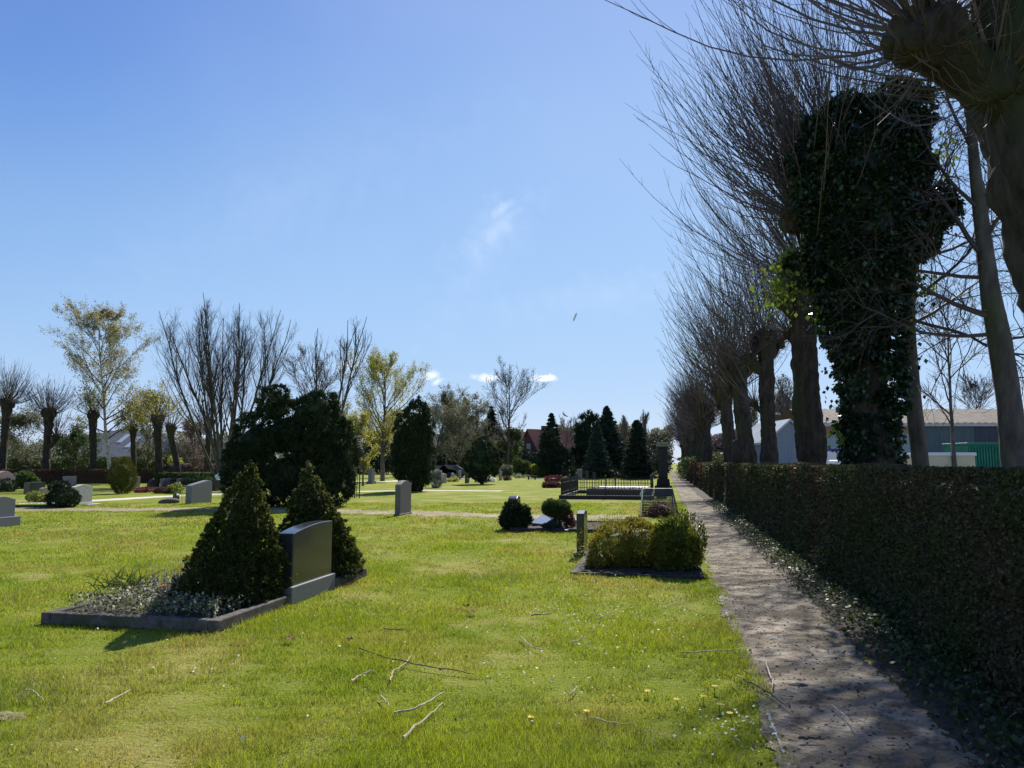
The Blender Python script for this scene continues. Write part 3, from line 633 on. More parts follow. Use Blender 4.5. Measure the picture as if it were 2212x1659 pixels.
# two leaning plain trees behind the row
def spreading(name, lab, base, pts, rads, limbs, seed, mtr='barkn'):
    rg = np.random.default_rng(seed); base = np.asarray(base, float); root = thing(name, lab, 'tree', base)
    g = knobby([np.asarray(p) for p in pts], rads, 14, 40, .07, seed); obj('trunk', g, mtr, root, smooth=True)
    gg = Geo(); S = []; D = []; Ls = []; R0 = []
    for (p, q, ln, r) in limbs: S.append(p); D.append(np.asarray(q, float)); Ls.append(ln); R0.append(r)
    P = grow(np.array(S), np.array(D), np.array(Ls), 12, .15, .10, rg); gg.tubes(P, taper(np.array(R0), .010, 12), 6)
    s, d, t = kids(P, 14, .15, 1, .8, rg, -.05); L2 = 1.5 * rg.uniform(.5, 1.2, len(s)) * (1.15 - .6 * t); P2 = grow(s, d, L2, 7, -.15, .14, rg); gg.tubes(P2, taper(np.full(len(s), .011), .004, 7), 4)
    s, d, t = kids(P2, 5, .2, 1, .8, rg, -.1); P3 = grow(s, d, .65 * rg.uniform(.5, 1.2, len(s)), 5, -.1, .16, rg); gg.tubes(P3, taper(np.full(len(s), .0045), .0025, 5), 3)
    s, d, t = kids(P3, 2, .3, 1, .8, rg, -.1); P4 = grow(s, d, .25 * rg.uniform(.5, 1.2, len(s)), 3, 0, .12, rg); gg.tubes(P4, taper(np.full(len(s), .003), .002, 3), 3)
    obj('crown', gg, 'twig', root); return root
Yv = 12.5; pv = lambda x, y: at(x, y, Yv)
bb = pv(1992, 1000); bb[2] = 0; bb[0] += .1
spreading('mossy_tree', 'slender mossy tree leaning up close behind the ivy clad lime', bb, [bb, pv(1988, 1000), pv(1975, 880), pv(1962, 720), pv(1960, 560), pv(1975, 380), pv(1990, 250)], [.15, .13, .12, .11, .10, .08, .06],
    [(pv(1970, 700), (1, .2, .35), 2.6, .032), (pv(1968, 690), (.9, .1, -.35), 2.8, .03), (pv(1966, 650), (.8, -.3, .7), 2.5, .03), (pv(1965, 560), (1, .3, .4), 2.2, .03), (pv(1970, 480), (.7, .2, .8), 2.6, .03), (pv(1975, 400), (-.4, .3, .9), 2.2, .03), (pv(1985, 300), (.4, 0, 1), 2.5, .03)], 61)
Yv = 11.5; bb = pv(2195, 1000); bb[2] = 0; bb[0] += .1
spreading('leaning_tree', 'thicker bare tree with drooping twigs standing before the brown roofed shed', bb, [bb, pv(2192, 1000), pv(2180, 870), pv(2160, 740), pv(2140, 640), pv(2128, 540), pv(2110, 400), pv(2095, 250)], [.22, .19, .17, .17, .14, .12, .09, .06],
    [(pv(2148, 690), (-.9, .1, .5), 1.9, .05), (pv(2150, 720), (-1, .2, -.1), 2.2, .035), (pv(2135, 600), (-.9, .4, .2), 2.2, .035), (pv(2130, 560), (-.6, .2, .9), 2.5, .045), (pv(2125, 520), (.5, .2, .8), 2.2, .045), (pv(2118, 460), (-.8, -.2, .8), 2.0, .035), (pv(2105, 330), (-.5, .3, .9), 2.2, .03), (pv(2160, 740), (.8, .3, .3), 1.5, .03)], 62)

# ================================================================== GRAVESTONES
def arch(w_, h, rise, n=12, off=0):
    pr = [(-w_ / 2, 0)]
    for i in range(n + 1):
        x = -w_ / 2 + w_ * i / n; pr.append((x, h - rise + rise * math.cos((x + off) / (w_ / 2) * 1.35 if abs(x + off) < w_ / 2 * 1.16 else 1.57) if rise else h))
    pr.append((w_ / 2, 0)); return pr
def flat(w_, h): return [(-w_ / 2, 0), (-w_ / 2, h), (w_ / 2, h), (w_ / 2, 0)]
def wave(w_, h):       # shouldered top
    pr = [(-w_ / 2, 0), (-w_ / 2, h * .9)]
    for i in range(11):
        x = -w_ / 2 + w_ * .12 + w_ * .76 * i / 10; pr.append((x, h * .92 + h * .08 * math.sin(math.pi * i / 10)))
    return pr + [(w_ / 2, h * .9), (w_ / 2, 0)]
def slope(w_, h):      # rising to the far end
    return [(-w_ / 2, 0), (-w_ / 2, h * .78), (-w_ * .38, h * .84), (w_ * .1, h * .95), (w_ * .3, h), (w_ * .44, h * .97), (w_ / 2, h * .9), (w_ / 2, 0)]
def stone(lab, p, w_, th, prof, m, plinth=None, rot=0, bev=.008, name='gravestone', group=None, pm=None, h0=0):
    p = np.array([p[0], p[1], 0.]); root = thing(name, lab, 'gravestone', p, group)
    c, s = math.cos(rot), math.sin(rot); a = U * c + T * s; b = T * c - U * s
    g = Geo().prism(prof, p + Z * h0, th, a, b); obj('slab', g, m, root, bevel=bev)
    if plinth:
        g = Geo().box(p, plinth, a, b); obj('plinth', g, pm or m, root, bevel=bev)
    return root
# the large kerbed grave
c0 = gr(S_A, T_A)
pA = (gp(622, 1312) + gp(703, 1262)) / 2; sA, tA = to_st(pA); tA = T_A - .12
stone('dark polished gravestone with a curved top beside two dwarf conifers', gr(sA - .10, tA), 1.02, .20, [(-.51, 0), (-.51, .59), (-.42, .608), (-.3, .628), (-.12, .65), (.05, .664), (.2, .67), (.36, .671), (.51, .664), (.51, 0)], 'bluegranite', (1.14, .26, .20), pm='granite', h0=.2, bev=.012)
def kerbs(name, lab, s0, s1, t0, t1, h, wd, m, soil=.06, group='kerbed grave plots'):
    root = thing(name, lab, 'grave border', gr(s0, t0), group)
    for (sa, sb, ta, tb) in [(s0, s1, t0, t0 + wd), (s0, s1, t1 - wd, t1), (s0, s0 + wd, t0 + wd + .003, t1 - wd - .003), (s1 - wd, s1, t0 + wd + .003, t1 - wd - .003)]:
        n = 1
        g = Geo().box(gr((sa + sb) / 2, (ta + tb) / 2), (sb - sa, tb - ta, h)); obj('kerb', g, m, root, bevel=.012)
    g = Geo(); n = 14; V = []; 
    for i in range(n + 1):
        for j in range(n + 1):
            s = s0 + wd + (s1 - s0 - 2 * wd) * i / n; t = t0 + wd + (t1 - t0 - 2 * wd) * j / n
            V.append(gr(s, t, soil + .03 * math.sin(i * 2.1 + j) * math.sin(j * 1.7)))
    F = [[i * (n + 1) + j, (i + 1) * (n + 1) + j, (i + 1) * (n + 1) + j + 1, i * (n + 1) + j + 1] for i in range(n) for j in range(n)]
    g.add(V, F); obj('soil', g, 'soil', root, smooth=True); return root
kerbs('grave_border', 'stone kerb round the flower bed of the two dwarf conifers', S_A, S_A + 3.6, T_A - 1.97, T_A, .115, .11, 'kerb', .09)

def dwarf_cone(lab, p, h, r, seed, bulge=(), ln=.03):
    rg = np.random.default_rng(seed); p = np.array([p[0], p[1], .09]); root = thing('dwarf_conifer', lab, 'conifer', p, 'dwarf conifers on the kerbed grave')
    prof = lambda z: r * (np.clip(1 - z, 0, 1) ** .92 * .97 + .035) * (1 - .12 * np.exp(-((z - 0) / .06) ** 2))
    nc = 1500; z = 1 - np.sqrt(rg.random(nc) * .985 + .0); z = np.clip(z, .01, .985); a = rg.uniform(0, 6.283, nc)
    lob = 1 + .10 * np.sin(a * 3 + z * 5 + seed) + .06 * np.sin(a * 7 - z * 13) + rg.normal(size=nc) * .085
    rr = prof(z) * lob; C = p + np.stack([np.cos(a) * rr, np.sin(a) * rr, z * h], 1)
    lean = np.array([ln, 0, 0])[None] * (z[:, None] ** 1.2); C = C + lean
    out = norm(np.stack([np.cos(a), np.sin(a), np.full(nc, .45)], 1))
    g = Geo(); k = 52; i = np.repeat(np.arange(nc), k); cs = .046 * (1 - .45 * z)[i][:, None]
    d = norm(rg.normal(size=(nc * k, 3)) + out[i] * 1.0); P = C[i] + d * cs * rg.uniform(.35, 1.1, (nc * k, 1))
    g.cards(P, .032, d + out[i] * .6 + Z * .2, .38, rg)
    q = rg.random(len(P)) < .16; g.cards(P[q] + d[q] * .012, .024, d[q] + Z * .3, .38, rg, mi=1)  # bright outermost cards imitate sun on the edges
    # leader shoots at the tip
    n = 140; zz = rg.uniform(.93, 1.03, n); g.cards(p + np.array([ln, 0, 0]) + np.stack([rg.normal(size=n) * .012, rg.normal(size=n) * .012, zz * h], 1), .03, Z + rg.normal(size=(n, 3)) * .5, .38, rg)
    for (b, br) in bulge:
        PP, NN = ellip_points([(b, br)], 5200, rg, .25); g.cards(PP, .032, NN + Z * .3, .38, rg); g.lump(b, np.array(br) * .85, .1, 2, 4)
    # inner cone added to block light through the foliage
    an = np.linspace(0, 2 * math.pi, 20, endpoint=False); V = [p + np.array([ln * zz / h + math.cos(t) * r * .72 * q, math.sin(t) * r * .86 * q, zz]) for zz, q in ((0.0, .97), (h * .3, .68), (h * .62, .36), (h * .9, .08)) for t in an]
    idx = np.arange(80).reshape(4, 20); g.add(V, np.stack([idx[:-1], np.roll(idx[:-1], -1, 1), np.roll(idx[1:], -1, 1), idx[1:]], -1).reshape(-1, 4))
    obj('foliage', g, ['cone', 'conetip'], root)
    obj('stem', Geo().path([p - Z * .05, p + Z * .4], [.04, .03], 8), 'bark', root); return root
pc1 = at(498, 1290, 8.45); pc2 = at(682, 1235, 10.25)
dwarf_cone('full dwarf conifer shading the white flower bed in front of the dark gravestone', pc1, 1.50, .575, 5, [((pc1[0] + .38, pc1[1] - .02, .36), (.18, .2, .28))], .17)
dwarf_cone('slimmer dwarf conifer standing just behind the dark polished gravestone', pc2, 1.50, .58, 6, [((pc2[0] + .36, pc2[1] + .05, .30), (.22, .2, .26))], -.14)
# flower bed
def bed(name, lab, cat, n, fn, size, m, seed, z=(.1, .26), flowers=None, asp=.7):
    rg = np.random.default_rng(seed); P = np.array([fn(rg) for _ in range(n)]); zz = rg.uniform(z[0], z[1], n); P[:, 2] = zz
    g = Geo(); g.cards(P, size, None, asp, rg); mats = [m]
    if flowers:
        for (mm, c, sz) in flowers:
            k = rg.integers(0, n, c); g.cards(P[k] + Z * .03, sz, None, .9, rg, mi=len(mats)); mats.append(mm)
    return obj(name, g, mats, label=lab, cat=cat, kind='stuff')
def in_plot(s0, s1, t0, t1): return lambda rg: gr(rg.uniform(s0, s1), rg.uniform(t0, t1))
bed('bed_planting', 'low cream and grey leaved ground cover filling the kerbed bed', 'ground cover', 5200, lambda rg: gr(S_A + .14 + 2.6 * rg.random() ** 1.3, rg.uniform(T_A - 1.78, T_A - .12)), .032, 'paleshrub', 12, (.10, .25), [('creamleaf', 1900, .026), ('violet', 34, .035), ('deadleaf', 900, .03), ('shrub', 1500, .035)])
pl = at(390, 1262, 8.5); rg = np.random.default_rng(14)
g = Geo(); P = grow(np.tile(np.array([pl[0], pl[1], .1]), (90, 1)) + rg.normal(size=(90, 3)) * np.array([.16, .2, 0]), rg.normal(size=(90, 3)) * .35 + Z, rg.uniform(.2, .42, 90), 4, .2, .06, rg); g.tubes(P, taper(np.full(90, .003), .0015, 4), 3)
s, d, t = kids(P, 12, .2, 1, .7, rg); g.cards(s, .028, d, .3, rg); obj('lavender', g, 'greyshrub', label='grey lavender tuft beside the fuller dwarf conifer', cat='plant', loc=pl * np.array([1, 1, 0]))
pl = gp(268, 1284); pl[2] = .1; g = Geo(); P = grow(np.tile(pl, (120, 1)) + rg.normal(size=(120, 3)) * np.array([.14, .12, 0]), rg.normal(size=(120, 3)) * .55 + Z * .9, rg.uniform(.16, .28, 120), 6, -1.1, .05, rg); g.tubes(P * 1.0, taper(np.full(120, .009), .003, 6), 3)
obj('daffodil_leaves', g, 'lime', label='arching bright green daffodil leaves at the back of the bed', cat='plant', loc=pl * np.array([1, 1, 0]))
def blossom(lab, p, h, m, size=.035, n=6, grp=None, heads=1, name='flower', stem=True, cat='flower'):
    rgg = np.random.default_rng(int(abs(p[0] * 1000)) + 3); p = np.array([p[0], p[1], p[2] if len(p) > 2 else 0.]); root = thing(name, lab, cat, p, grp)
    gs = Geo(); gf = Geo()
    for k in range(heads):
        q = p + np.array([rgg.normal() * .04, rgg.normal() * .04, 0]) * (heads > 1); tpt = q + np.array([rgg.normal() * .01, rgg.normal() * .01, h * rgg.uniform(.8, 1.1)])
        gs.path([q, (q + tpt) / 2 + Z * .005, tpt], .0025, 4)
        for i in range(n):
            a = i * 6.283 / n + rgg.uniform(0, .3); o = np.array([math.cos(a), math.sin(a), .35]); pr = np.array([-math.sin(a), math.cos(a), 0]) * size * .38
            gf.add([tpt, tpt + o * size * .6 + pr, tpt + o * size, tpt + o * size * .6 - pr], [[0, 1, 2, 3]])
    obj('stem', gs, 'shrub', root); obj('petals', gf, m, root); return root
po = at(360, 1266, 8.3); blossom('clump of orange pansies in the bed next to the fuller dwarf conifer', (po[0], po[1], .13),   .14, 'orange', .04, 6, None, 4, 'pansy_clump')

# stones of the near lawn
pB = (gp(852, 1116) + gp(888, 1109)) / 2
stone('tall grey gravestone standing alone with a low pointed top', pB, 1.0, .17, [(-.5, 0), (-.5, .93), (-.42, .97), (-.2, 1.04), (0, 1.06), (.2, 1.04), (.42, .97), (.5, .93), (.5, 0)], 'browngranite', (1.1, .2, .06))
pC = gp(1258, 1196); stone('narrow dark gravestone seen edge on at the end of the shrub covered grave', pC, .62, .13, arch(.62, .76, .05), 'blackstone', (.72, .24, .05), bev=.01)
kerbs('grave_border', 'dark stone kerb under the golden brown and glossy shrubs', 10.76, 13.9, -1.36, .5, .045, .08, 'kerbdark', .04)
sp = gr(12.0, -.9); rg = np.random.default_rng(31)
g = bush_geo([(gr(11.7, -.72, .30), (.44, .46, .34)), (gr(11.8, -.45, .34), (.46, .5, .37)), (gr(11.7, -.12, .30), (.40, .45, .34)), (gr(12.2, -.6, .34), (.4, .45, .34)), (gr(11.45, -.95, .14), (.25, .3, .16))], 34000, .032, rg, .30, .45, .84, .5, 3)
P, Nn = ellip_points([(gr(11.85, -.7, .33), (.66, .55, .38))], 700, rg, .05); Q = grow(P, Nn * .6 + Z, rg.uniform(.04, .13, len(P)), 3, .2, .05, rg); g.tubes(Q, taper(np.full(len(P), .002), .001, 3), 3); g.cards(Q[:, -1], .03, Z + Nn, .45, rg)
g.cards(P[:400] * np.array([1, 1, .5]) + np.array([-.15, 0, .0]), .035, None, .5, rg)
obj('golden_shrub', g, 'goldbush', label='broad golden brown trimmed shrub filling the kerbed grave', cat='shrub', loc=gr(11.9, -.6))
g = bush_geo([(gr(11.5, .14, .38), (.34, .36, .38)), (gr(11.55, .1, .22), (.36, .38, .26))], 12000, .05, rg, .3, .6, .8, .5, 6)
P, Nn = ellip_points([(gr(11.55, .18, .38), (.38, .38, .40))], 240, rg, .05); Q = grow(P, Nn * .5 + Z, rg.uniform(.05, .16, len(P)), 3, .2, .05, rg); g.tubes(Q, taper(np.full(len(P), .003), .0015, 3), 3)
for j in (1, 2): g.cards(np.repeat(Q[:, j], 4, 0), .045, Z + np.repeat(Nn, 4, 0), .55, rg)
obj('glossy_shrub', g, 'glossbush', label='rounder glossy green shrub by the path, next to the golden one', cat='shrub', loc=gr(11.6, .15))
pn = gp(1226, 1180); blossom('thin bent white flower in the grass left of the narrow dark gravestone', pn, .30, 'whiteflower', .05, 6, None, 1, 'narcissus')

# plot with the reclining plaque
kerbs('grave_border', 'dark kerb round the plot with the tilted bright plaque', 17.25, 19.75, -3.6, -1.1, .09, .09, 'kerbdark', .06)
pD = at(1111, 1120, 18.9); stone('small round topped gravestone half hidden behind a dark dwarf yew', pD, .5, .22, arch(.5, .78, .09), 'blackstone')
rg = np.random.default_rng(33)
def shrub_at(name, lab, ells, n, size, m, shell=.3, asp=.5, core=.84, up=.3, cat='shrub', clump=None, trunk=None, group=None, seed=0):
    rgg = np.random.default_rng(seed + len(lab)); E2 = [((e[0]), e[1]) for e in ells]; c = np.mean([np.asarray(e[0]) for e in ells], 0); loc = np.array([c[0], c[1], 0]); root = thing(name, lab, cat, loc, group)
    obj('foliage', bush_geo(E2, int(n * 1.8), size, rgg, shell, asp, core, up, seed, clump or 13), m, root)
    zb = min(e[0][2] for e in ells)
    r0 = trunk or .03; obj('stem', Geo().path([loc - Z * .02, loc + Z * (zb * .5), loc + Z * zb], [r0 * 1.2, r0, r0 * .8], 8), 'bark', root); return root
D_ = 18.0
f = lambda x, y, Y=D_: at(x, y, Y)
shrub_at('dwarf_yew', 'lumpy dark dwarf yew in front of the small round topped gravestone', [(f(1108, 1122), (.30, .3, .25)), (f(1108, 1098), (.16, .16, .16)), (f(1134, 1105), (.11, .12, .14)), (f(1130, 1120), (.18, .18, .2)), (f(1097, 1105), (.1, .1, .12))], 7000, .045, 'yew')
shrub_at('clipped_shrub', 'round clipped bush on a short stem to the right of the tilted plaque', [(f(1191, 1098), (.21, .24, .19)), (f(1210, 1100), (.22, .24, .20))], 7000, .035, 'shrub', trunk=.03)
shrub_at('grey_shrub', 'loose greyish bush at the plot corner beside the white lantern', [(f(1220, 1118), (.17, .2, .24)), (f(1228, 1128), (.15, .15, .16))], 1800, .04, 'brownplant', core=.6)
shrub_at('blue_juniper', 'low blue grey creeping juniper at the foot of the tilted plaque', [(f(1192, 1138, 17.6), (.20, .18, .08))], 2200, .035, 'bluespruce')
root = thing('memorial_plaque', 'tilted bright reflective plaque lying on a stone wedge', 'plaque', f(1163, 1140) * np.array([1, 1, 0]))
pp = gp(1163, 1142); a1 = norm(T * .8 - U * .6); b1_ = norm(U * .8 + T * .6)
g = Geo(); V = [pp + a1 * x + b1_ * y + Z * z for (x, y, z) in [(-.22, 0, .0), (.22, 0, .0), (.22, .4, .0), (-.22, .4, .0), (-.24, -.02, .10), (.24, -.02, .10), (.24, .36, .27), (-.24, .36, .27)]]
g.add(V, [[0, 3, 2, 1], [4, 5, 6, 7], [0, 1, 5, 4], [1, 2, 6, 5], [2, 3, 7, 6], [3, 0, 4, 7]]); obj('wedge', g, 'kerbdark', root, bevel=.006)
up_ = norm(np.cross(V[5] - V[4], V[7] - V[4])); g = Geo(); q = [V[4], V[5], V[6], V[7]]; c = np.mean(q, 0)
q = [c + (v - c) * 1.04 + up_ * .004 for v in q]; q2 = [v + up_ * .03 for v in q]
g.add(q + q2, [[0, 3, 2, 1], [4, 5, 6, 7], [0, 1, 5, 4], [1, 2, 6, 5], [2, 3, 7, 6], [3, 0, 4, 7]]); obj('plate', g, 'polished', root, bevel=.004)
def lantern(lab, p, h, m, grp=None):
    p = np.asarray(p, float); root = thing('grave_lantern', lab, 'lantern', p, grp)
    obj('base', Geo().box(p, (h * .5, h * .5, h * .12)), m, root, bevel=.004)
    obj('glass_body', Geo().box(p + Z * h * .123, (h * .42, h * .42, h * .55)), 'glass', root)
    g = Geo()
    for i in (-1, 1):
        for j in (-1, 1): g.box(p + U * i * h * .215 + T * j * h * .215 + Z * h * .123, (h * .05, h * .05, h * .55))
    g.box(p + Z * h * .675, (h * .52, h * .52, h * .2), top=.45); obj('roof', g, m, root); return root
lantern('small white grave lantern at the right edge of the tilted plaque plot', gp(1238, 1141), .30, 'white')
blossom('white primulas in front of the round clipped bush', gp(1172, 1139), .12, 'whiteflower', .05, 6, None, 5, 'primula_clump')

# ---- slatted grave rail with brush
root = thing('slatted_frame', 'leaning grey metal slatted frame over a heap of brushwood', 'metal frame', gp(1425, 1116))
bl = gp(1384, 1118); br = gp(1466, 1114); tl = at(1388, 1056, 23.6); tr_ = at(1452, 1056, 23.4)
g = Geo()
for i in range(17):
    k = .06 + i * .055; q = bl + (tl - bl) * k; q2 = br + (tr_ - br) * k; g.path([q, q2], .017, 5)
obj('slats', g, 'steel', root)
g = Geo(); g.path([bl, tl], .022, 8); obj('post', g, 'steel', root); g = Geo(); g.path([br, tr_], .022, 8); obj('post', g, 'steel', root)
obj('top_rail', Geo().path([tl, tr_], .02, 8), 'steel', root)
for q, q2 in ((tl, tl * np.array([1, 1, 0]) + U * .1), (tr_, tr_ * np.array([1, 1, 0]) + U * .1)): obj('brace', Geo().path([q, q2], .016, 6), 'steel', root)
rg = np.random.default_rng(40); c = (bl + br) / 2; n = 420; g = Geo(); S = c + np.stack([rg.uniform(-.45, .45, n), rg.uniform(-.5, .1, n), np.zeros(n)], 1); S[:, 2] = rg.uniform(0, 1, n) * .42 * (1 - (np.abs(S[:, 0] - c[0]) / .5) ** 2)
g.tubes(grow(S, rg.normal(size=(n, 3)) * np.array([1, 1, .5]), rg.uniform(.15, .5, n), 5, .0, .18, rg), taper(np.full(n, .006), .003, 5), 3)
g.lump(c - U * .2 + Z * .1, (.40, .3, .26), .2, 2, 3); g.cards(S + rg.normal(size=S.shape) * .05, .05, None, .6, rg)
g.V = [np.column_stack([v[:, 0], v[:, 1], np.maximum(v[:, 2], .012)]) for v in g.V]
obj('brush_heap', g, 'brownplant', label='heap of dead brown brushwood inside the slatted frame', cat='brush heap', kind='stuff')
g = Geo(); g.lump(tl + np.array([.02, -.03, -.06]), (.07, .04, .06), .3, 3, 8, freq=4); g.lump(tl + np.array([-.06, -.04, -.16]), (.03, .03, .07), .3, 3, 9, freq=4)
obj('garden_glove', g, 'mint', smooth=True, label='pale green work glove hung over the corner of the slatted frame', cat='glove', loc=tl)

# ---- iron fenced grave
fl = gp(1207, 1078); sF, tF = to_st(fl); t1F = tF + 4.15; s1F = sF + 6.6; print('fence', sF, tF)
root = thing('iron_grave_fence', 'spiked black iron fence on a dark stone plinth around a raised tomb', 'fence', gr(sF, tF))
for (a, b, c, d) in [(sF, sF + .22, tF, t1F), (s1F - .22, s1F, tF, t1F), (sF + .223, s1F - .223, tF, tF + .2), (sF + .223, s1F - .223, t1F - .2, t1F)]:
    obj('plinth', Geo().box(gr((a + b) / 2, (c + d) / 2), (b - a, d - c, .17)), 'kerbdark', root, bevel=.015)
def fence_side(p0, p1, lbl):
    Ln = np.linalg.norm(p1 - p0); n = int(Ln / .125); d = (p1 - p0) / Ln; g = Geo()
    for zz in (.30, .72): g.path([p0 + Z * zz, p1 + Z * zz], .014, 4)
    for i in range(1, n):
        q = p0 + d * Ln * i / n; hh = .86 if i % 2 else .80; g.path([q + Z * .17, q + Z * (.17 + hh - .17)], .012, 5)
        g.path([q + Z * (hh - .01), q + Z * (hh + .03), q + Z * (hh + .09)], [.010, .019, .001], 5)
    obj('railing', g, 'iron', root)
    for q in (p0, (p0 + p1) / 2):
        gq = Geo(); gq.path([q + Z * .17, q + Z * .98], .022, 8); gq.lump(q + Z * 1.02, .04, 0, 2); obj('fence_post', gq, 'iron', root)
P00, P01, P10, P11 = gr(sF + .1, tF + .1), gr(sF + .1, t1F - .1), gr(s1F - .1, tF + .1), gr(s1F - .1, t1F - .1)
fence_side(P00, P01, 'f'); fence_side(P01, P11, 'r'); fence_side(P11, P10, 'b'); fence_side(P10, P00, 'l')
root = thing('raised_tomb', 'low dark stone tomb with a pale gravel top inside the iron fence', 'tomb', gr(sF + 1.6, tF + 2.3))
obj('border', Geo().box(gr(sF + 2.0, tF + 2.6), (2.4, 2.9, .44)), 'bluegranite', root, bevel=.015)
obj('gravel_top', Geo().box(gr(sF + 2.35, tF + 2.75, .44), (1.5, 2.3, .05)), 'white', root, bevel=.01)
bed('tomb_flowers', 'red and white winter flowers planted along the raised tomb', 'flowers', 500, lambda rg: gr(sF + .95 + rg.random() * .3, tF + 1.4 + 2.4 * rg.random()), .05, 'heather', 51, (.45, .5), [('whiteflower', 60, .06)])
blossom('yellow primroses at the left end of the raised tomb', gr(sF + 1.0, tF + 1.35, .44), .10, 'yellow', .07, 6, None, 12, 'primrose_clump')
pP = at(1433, 1050, 37.0); pP[2] = 0
root = thing('pillar_monument', 'tall dark pillar monument with a pale flat cap beside the path', 'monument', pP)
obj('base', Geo().box(pP, (.84, .84, .5)), 'soot', root, bevel=.02); obj('lower_step', Geo().box(pP + Z * .502, (.66, .66, .32), top=.9), 'soot', root, bevel=.02)
obj('shaft', Geo().box(pP + Z * .825, (.46, .46, 1.5), top=.92), 'soot', root, bevel=.02)
obj('neck', Geo().box(pP + Z * 2.328, (.5, .5, .08)), 'soot', root, bevel=.01); obj('cap', Geo().box(pP + Z * 2.41, (.60, .60, .20), top=.9), 'greystone', root, bevel=.02)

# ================================================================== LEFT AND MIDDLE GRAVES
def st(lab, vx, vy, wpx, hv, m, kind='flat', w_=None, th=.16, plinth=None, rot=0, pm=None):
    p = gp(vx, vy); dist = p[1]; ang = math.atan2(p[0], p[1]); gz = abs(math.sin(GA + rot - ang)); 
    W_ = w_ or max(.3, min(1.6, wpx / FV * dist / max(gz, .18)))
    h = 1.6 - (hv - 1000) / FV * dist
    prof = {'flat': flat(W_, h), 'arch': arch(W_, h, .1 * W_), 'wave': wave(W_, h), 'slope': slope(W_, h), 'round': arch(W_, h, .35 * W_)}[kind]
    return stone(lab, p, W_, th, prof, m, plinth, rot, pm=pm)
st('grey headstone on a bright plinth cut by the left edge of the picture', -3, 1138, 50, 1071, 'granite', 'wave', .75, .16, (.95, .34, .24), pm='granite')
st('white shouldered headstone next to the ball clipped yew', 175, 1089, 36, 1046, 'palestone', 'wave', .95, .16, (1.05, .26, .05))
st('broad rough topped grey boulder stone facing the lawn', 429, 1087, 42, 1037, 'granite', 'slope', 1.35, .26)
st('weathered grey headstone rising behind the ball clipped yew', 149, 1058, 17, 1028, 'greystone', 'flat', .9)
st('grey headstone tucked behind the egg shaped thuja', 290, 1052, 14, 1029, 'greystone', 'flat', .9)
st('black round shouldered headstone left of the mauve ones', 331, 1053, 18, 1034, 'blackstone', 'round', 1.0, .2)
st('mauve headstone at the left of the short hedge row', 357, 1051, 15, 1033, 'mauvestone', 'flat', .9)
st('dark maroon headstone between two mauve ones', 374, 1051, 15, 1034, 'blackstone', 'flat', .9)
st('light mauve headstone directly left of the low clipped hedge', 390, 1051, 11, 1033, 'mauvestone', 'flat', .7)
r_ = st('dark headstone topped by a small silver angel', 469, 1060, 15, 1036, 'blackstone', 'flat', .9, .2, (1.1, .5, .12))
pa = gp(469, 1060); ha = 1.6 - 36 / FV * pa[1]
g = Geo(); g.path([pa + Z * ha, pa + Z * (ha + .12), pa + Z * (ha + .24)], [.10, .08, .045], 10); g.lump(pa + Z * (ha + .30), .055, 0, 2)
for sg in (-1, 1): g.lump(pa + Z * (ha + .2) + np.array([sg * .11, .03, 0]), (.08, .03, .10), .1, 2)
obj('angel_figure', g, 'white', smooth=True, label='little pale angel figure standing on the dark headstone', cat='figurine', loc=pa + Z * ha)
st('squat navy black headstone with a glossy top', 74, 1067, 30, 1041, 'bluegranite', 'flat', 1.0, .35)
st('small grey stone with a pale bird shaped top', 95, 1072, 12, 1052, 'greystone', 'wave', .5)
st('pink sandstone boulder at the far left', 2, 1062, 22, 1017, 'pinkstone', 'round', 1.3, .5)
st('grey pedestal stone left of the twin columned yew', 802, 1045, 10, 1012, 'granite', 'flat', .6, .3, (.8, .5, .2))
st('grey headstone right behind the variegated bush', 959, 1044, 9, 1022, 'greystone', 'arch', .9, .18)
st('rounded grey headstone second to the right of the variegated bush', 978, 1038, 8, 1021, 'greystone', 'round', .9)
st('slim blue grey headstone third along the distant row', 993, 1036, 6, 1016, 'granite', 'flat', .6)
st('dark tall headstone under the left edge of the round evergreen', 1009, 1044, 7, 1018, 'blackstone', 'flat', .8)
st('pale headstone beneath the round evergreen crown', 1030, 1042, 9, 1026, 'palestone', 'wave', .8)
st('tall thin grey stone just right of the round evergreen', 1081, 1038, 7, 1017, 'greystone', 'flat', .7)
st('tall light stele with a white cap behind the iron fence', 1252, 1036, 10, 1013, 'granite', 'flat', .45, .45)
st('small dark post stone with a white top right of the light stele', 1269, 1035, 6, 1017, 'blackstone', 'flat', .35, .3)
st('small stone with a pale top left of the light stele', 1243, 1036, 6, 1019, 'greystone', 'flat', .35, .3)
st('lower dark stone under the golden bush behind the fence', 1284, 1035, 6, 1019, 'blackstone', 'flat', .4, .3)
root = thing('stone_bench', 'little dark stone bench far across the lawn', 'bench', gp(1149, 1036)); pb_ = gp(1149, 1036)
obj('seat', Geo().box(pb_ + Z * .28, (.4, .9, .09)), 'kerbdark', root, bevel=.01)
for sgn in (-1, 1): obj('leg', Geo().box(pb_ + T * sgn * .32, (.34, .1, .277)), 'kerbdark', root)
# planter with lantern and vase near the boulder stone
pv_ = gp(366, 1087); g = Geo(); g.lump(pv_ + Z * .06, (.42, .25, .15), .15, 3, 5); obj('planter_bowl', g, 'kerb', smooth=True, label='shallow stone planter lying left of the boulder stone', cat='planter', loc=pv_)
lantern('grey grave lantern behind the shallow planter', gp(380, 1083), .38, 'steel')
blossom('red flowers in a small vase against the boulder stone', gp(393, 1086), .26, 'red', .07, 6, None, 4, 'flower_vase')
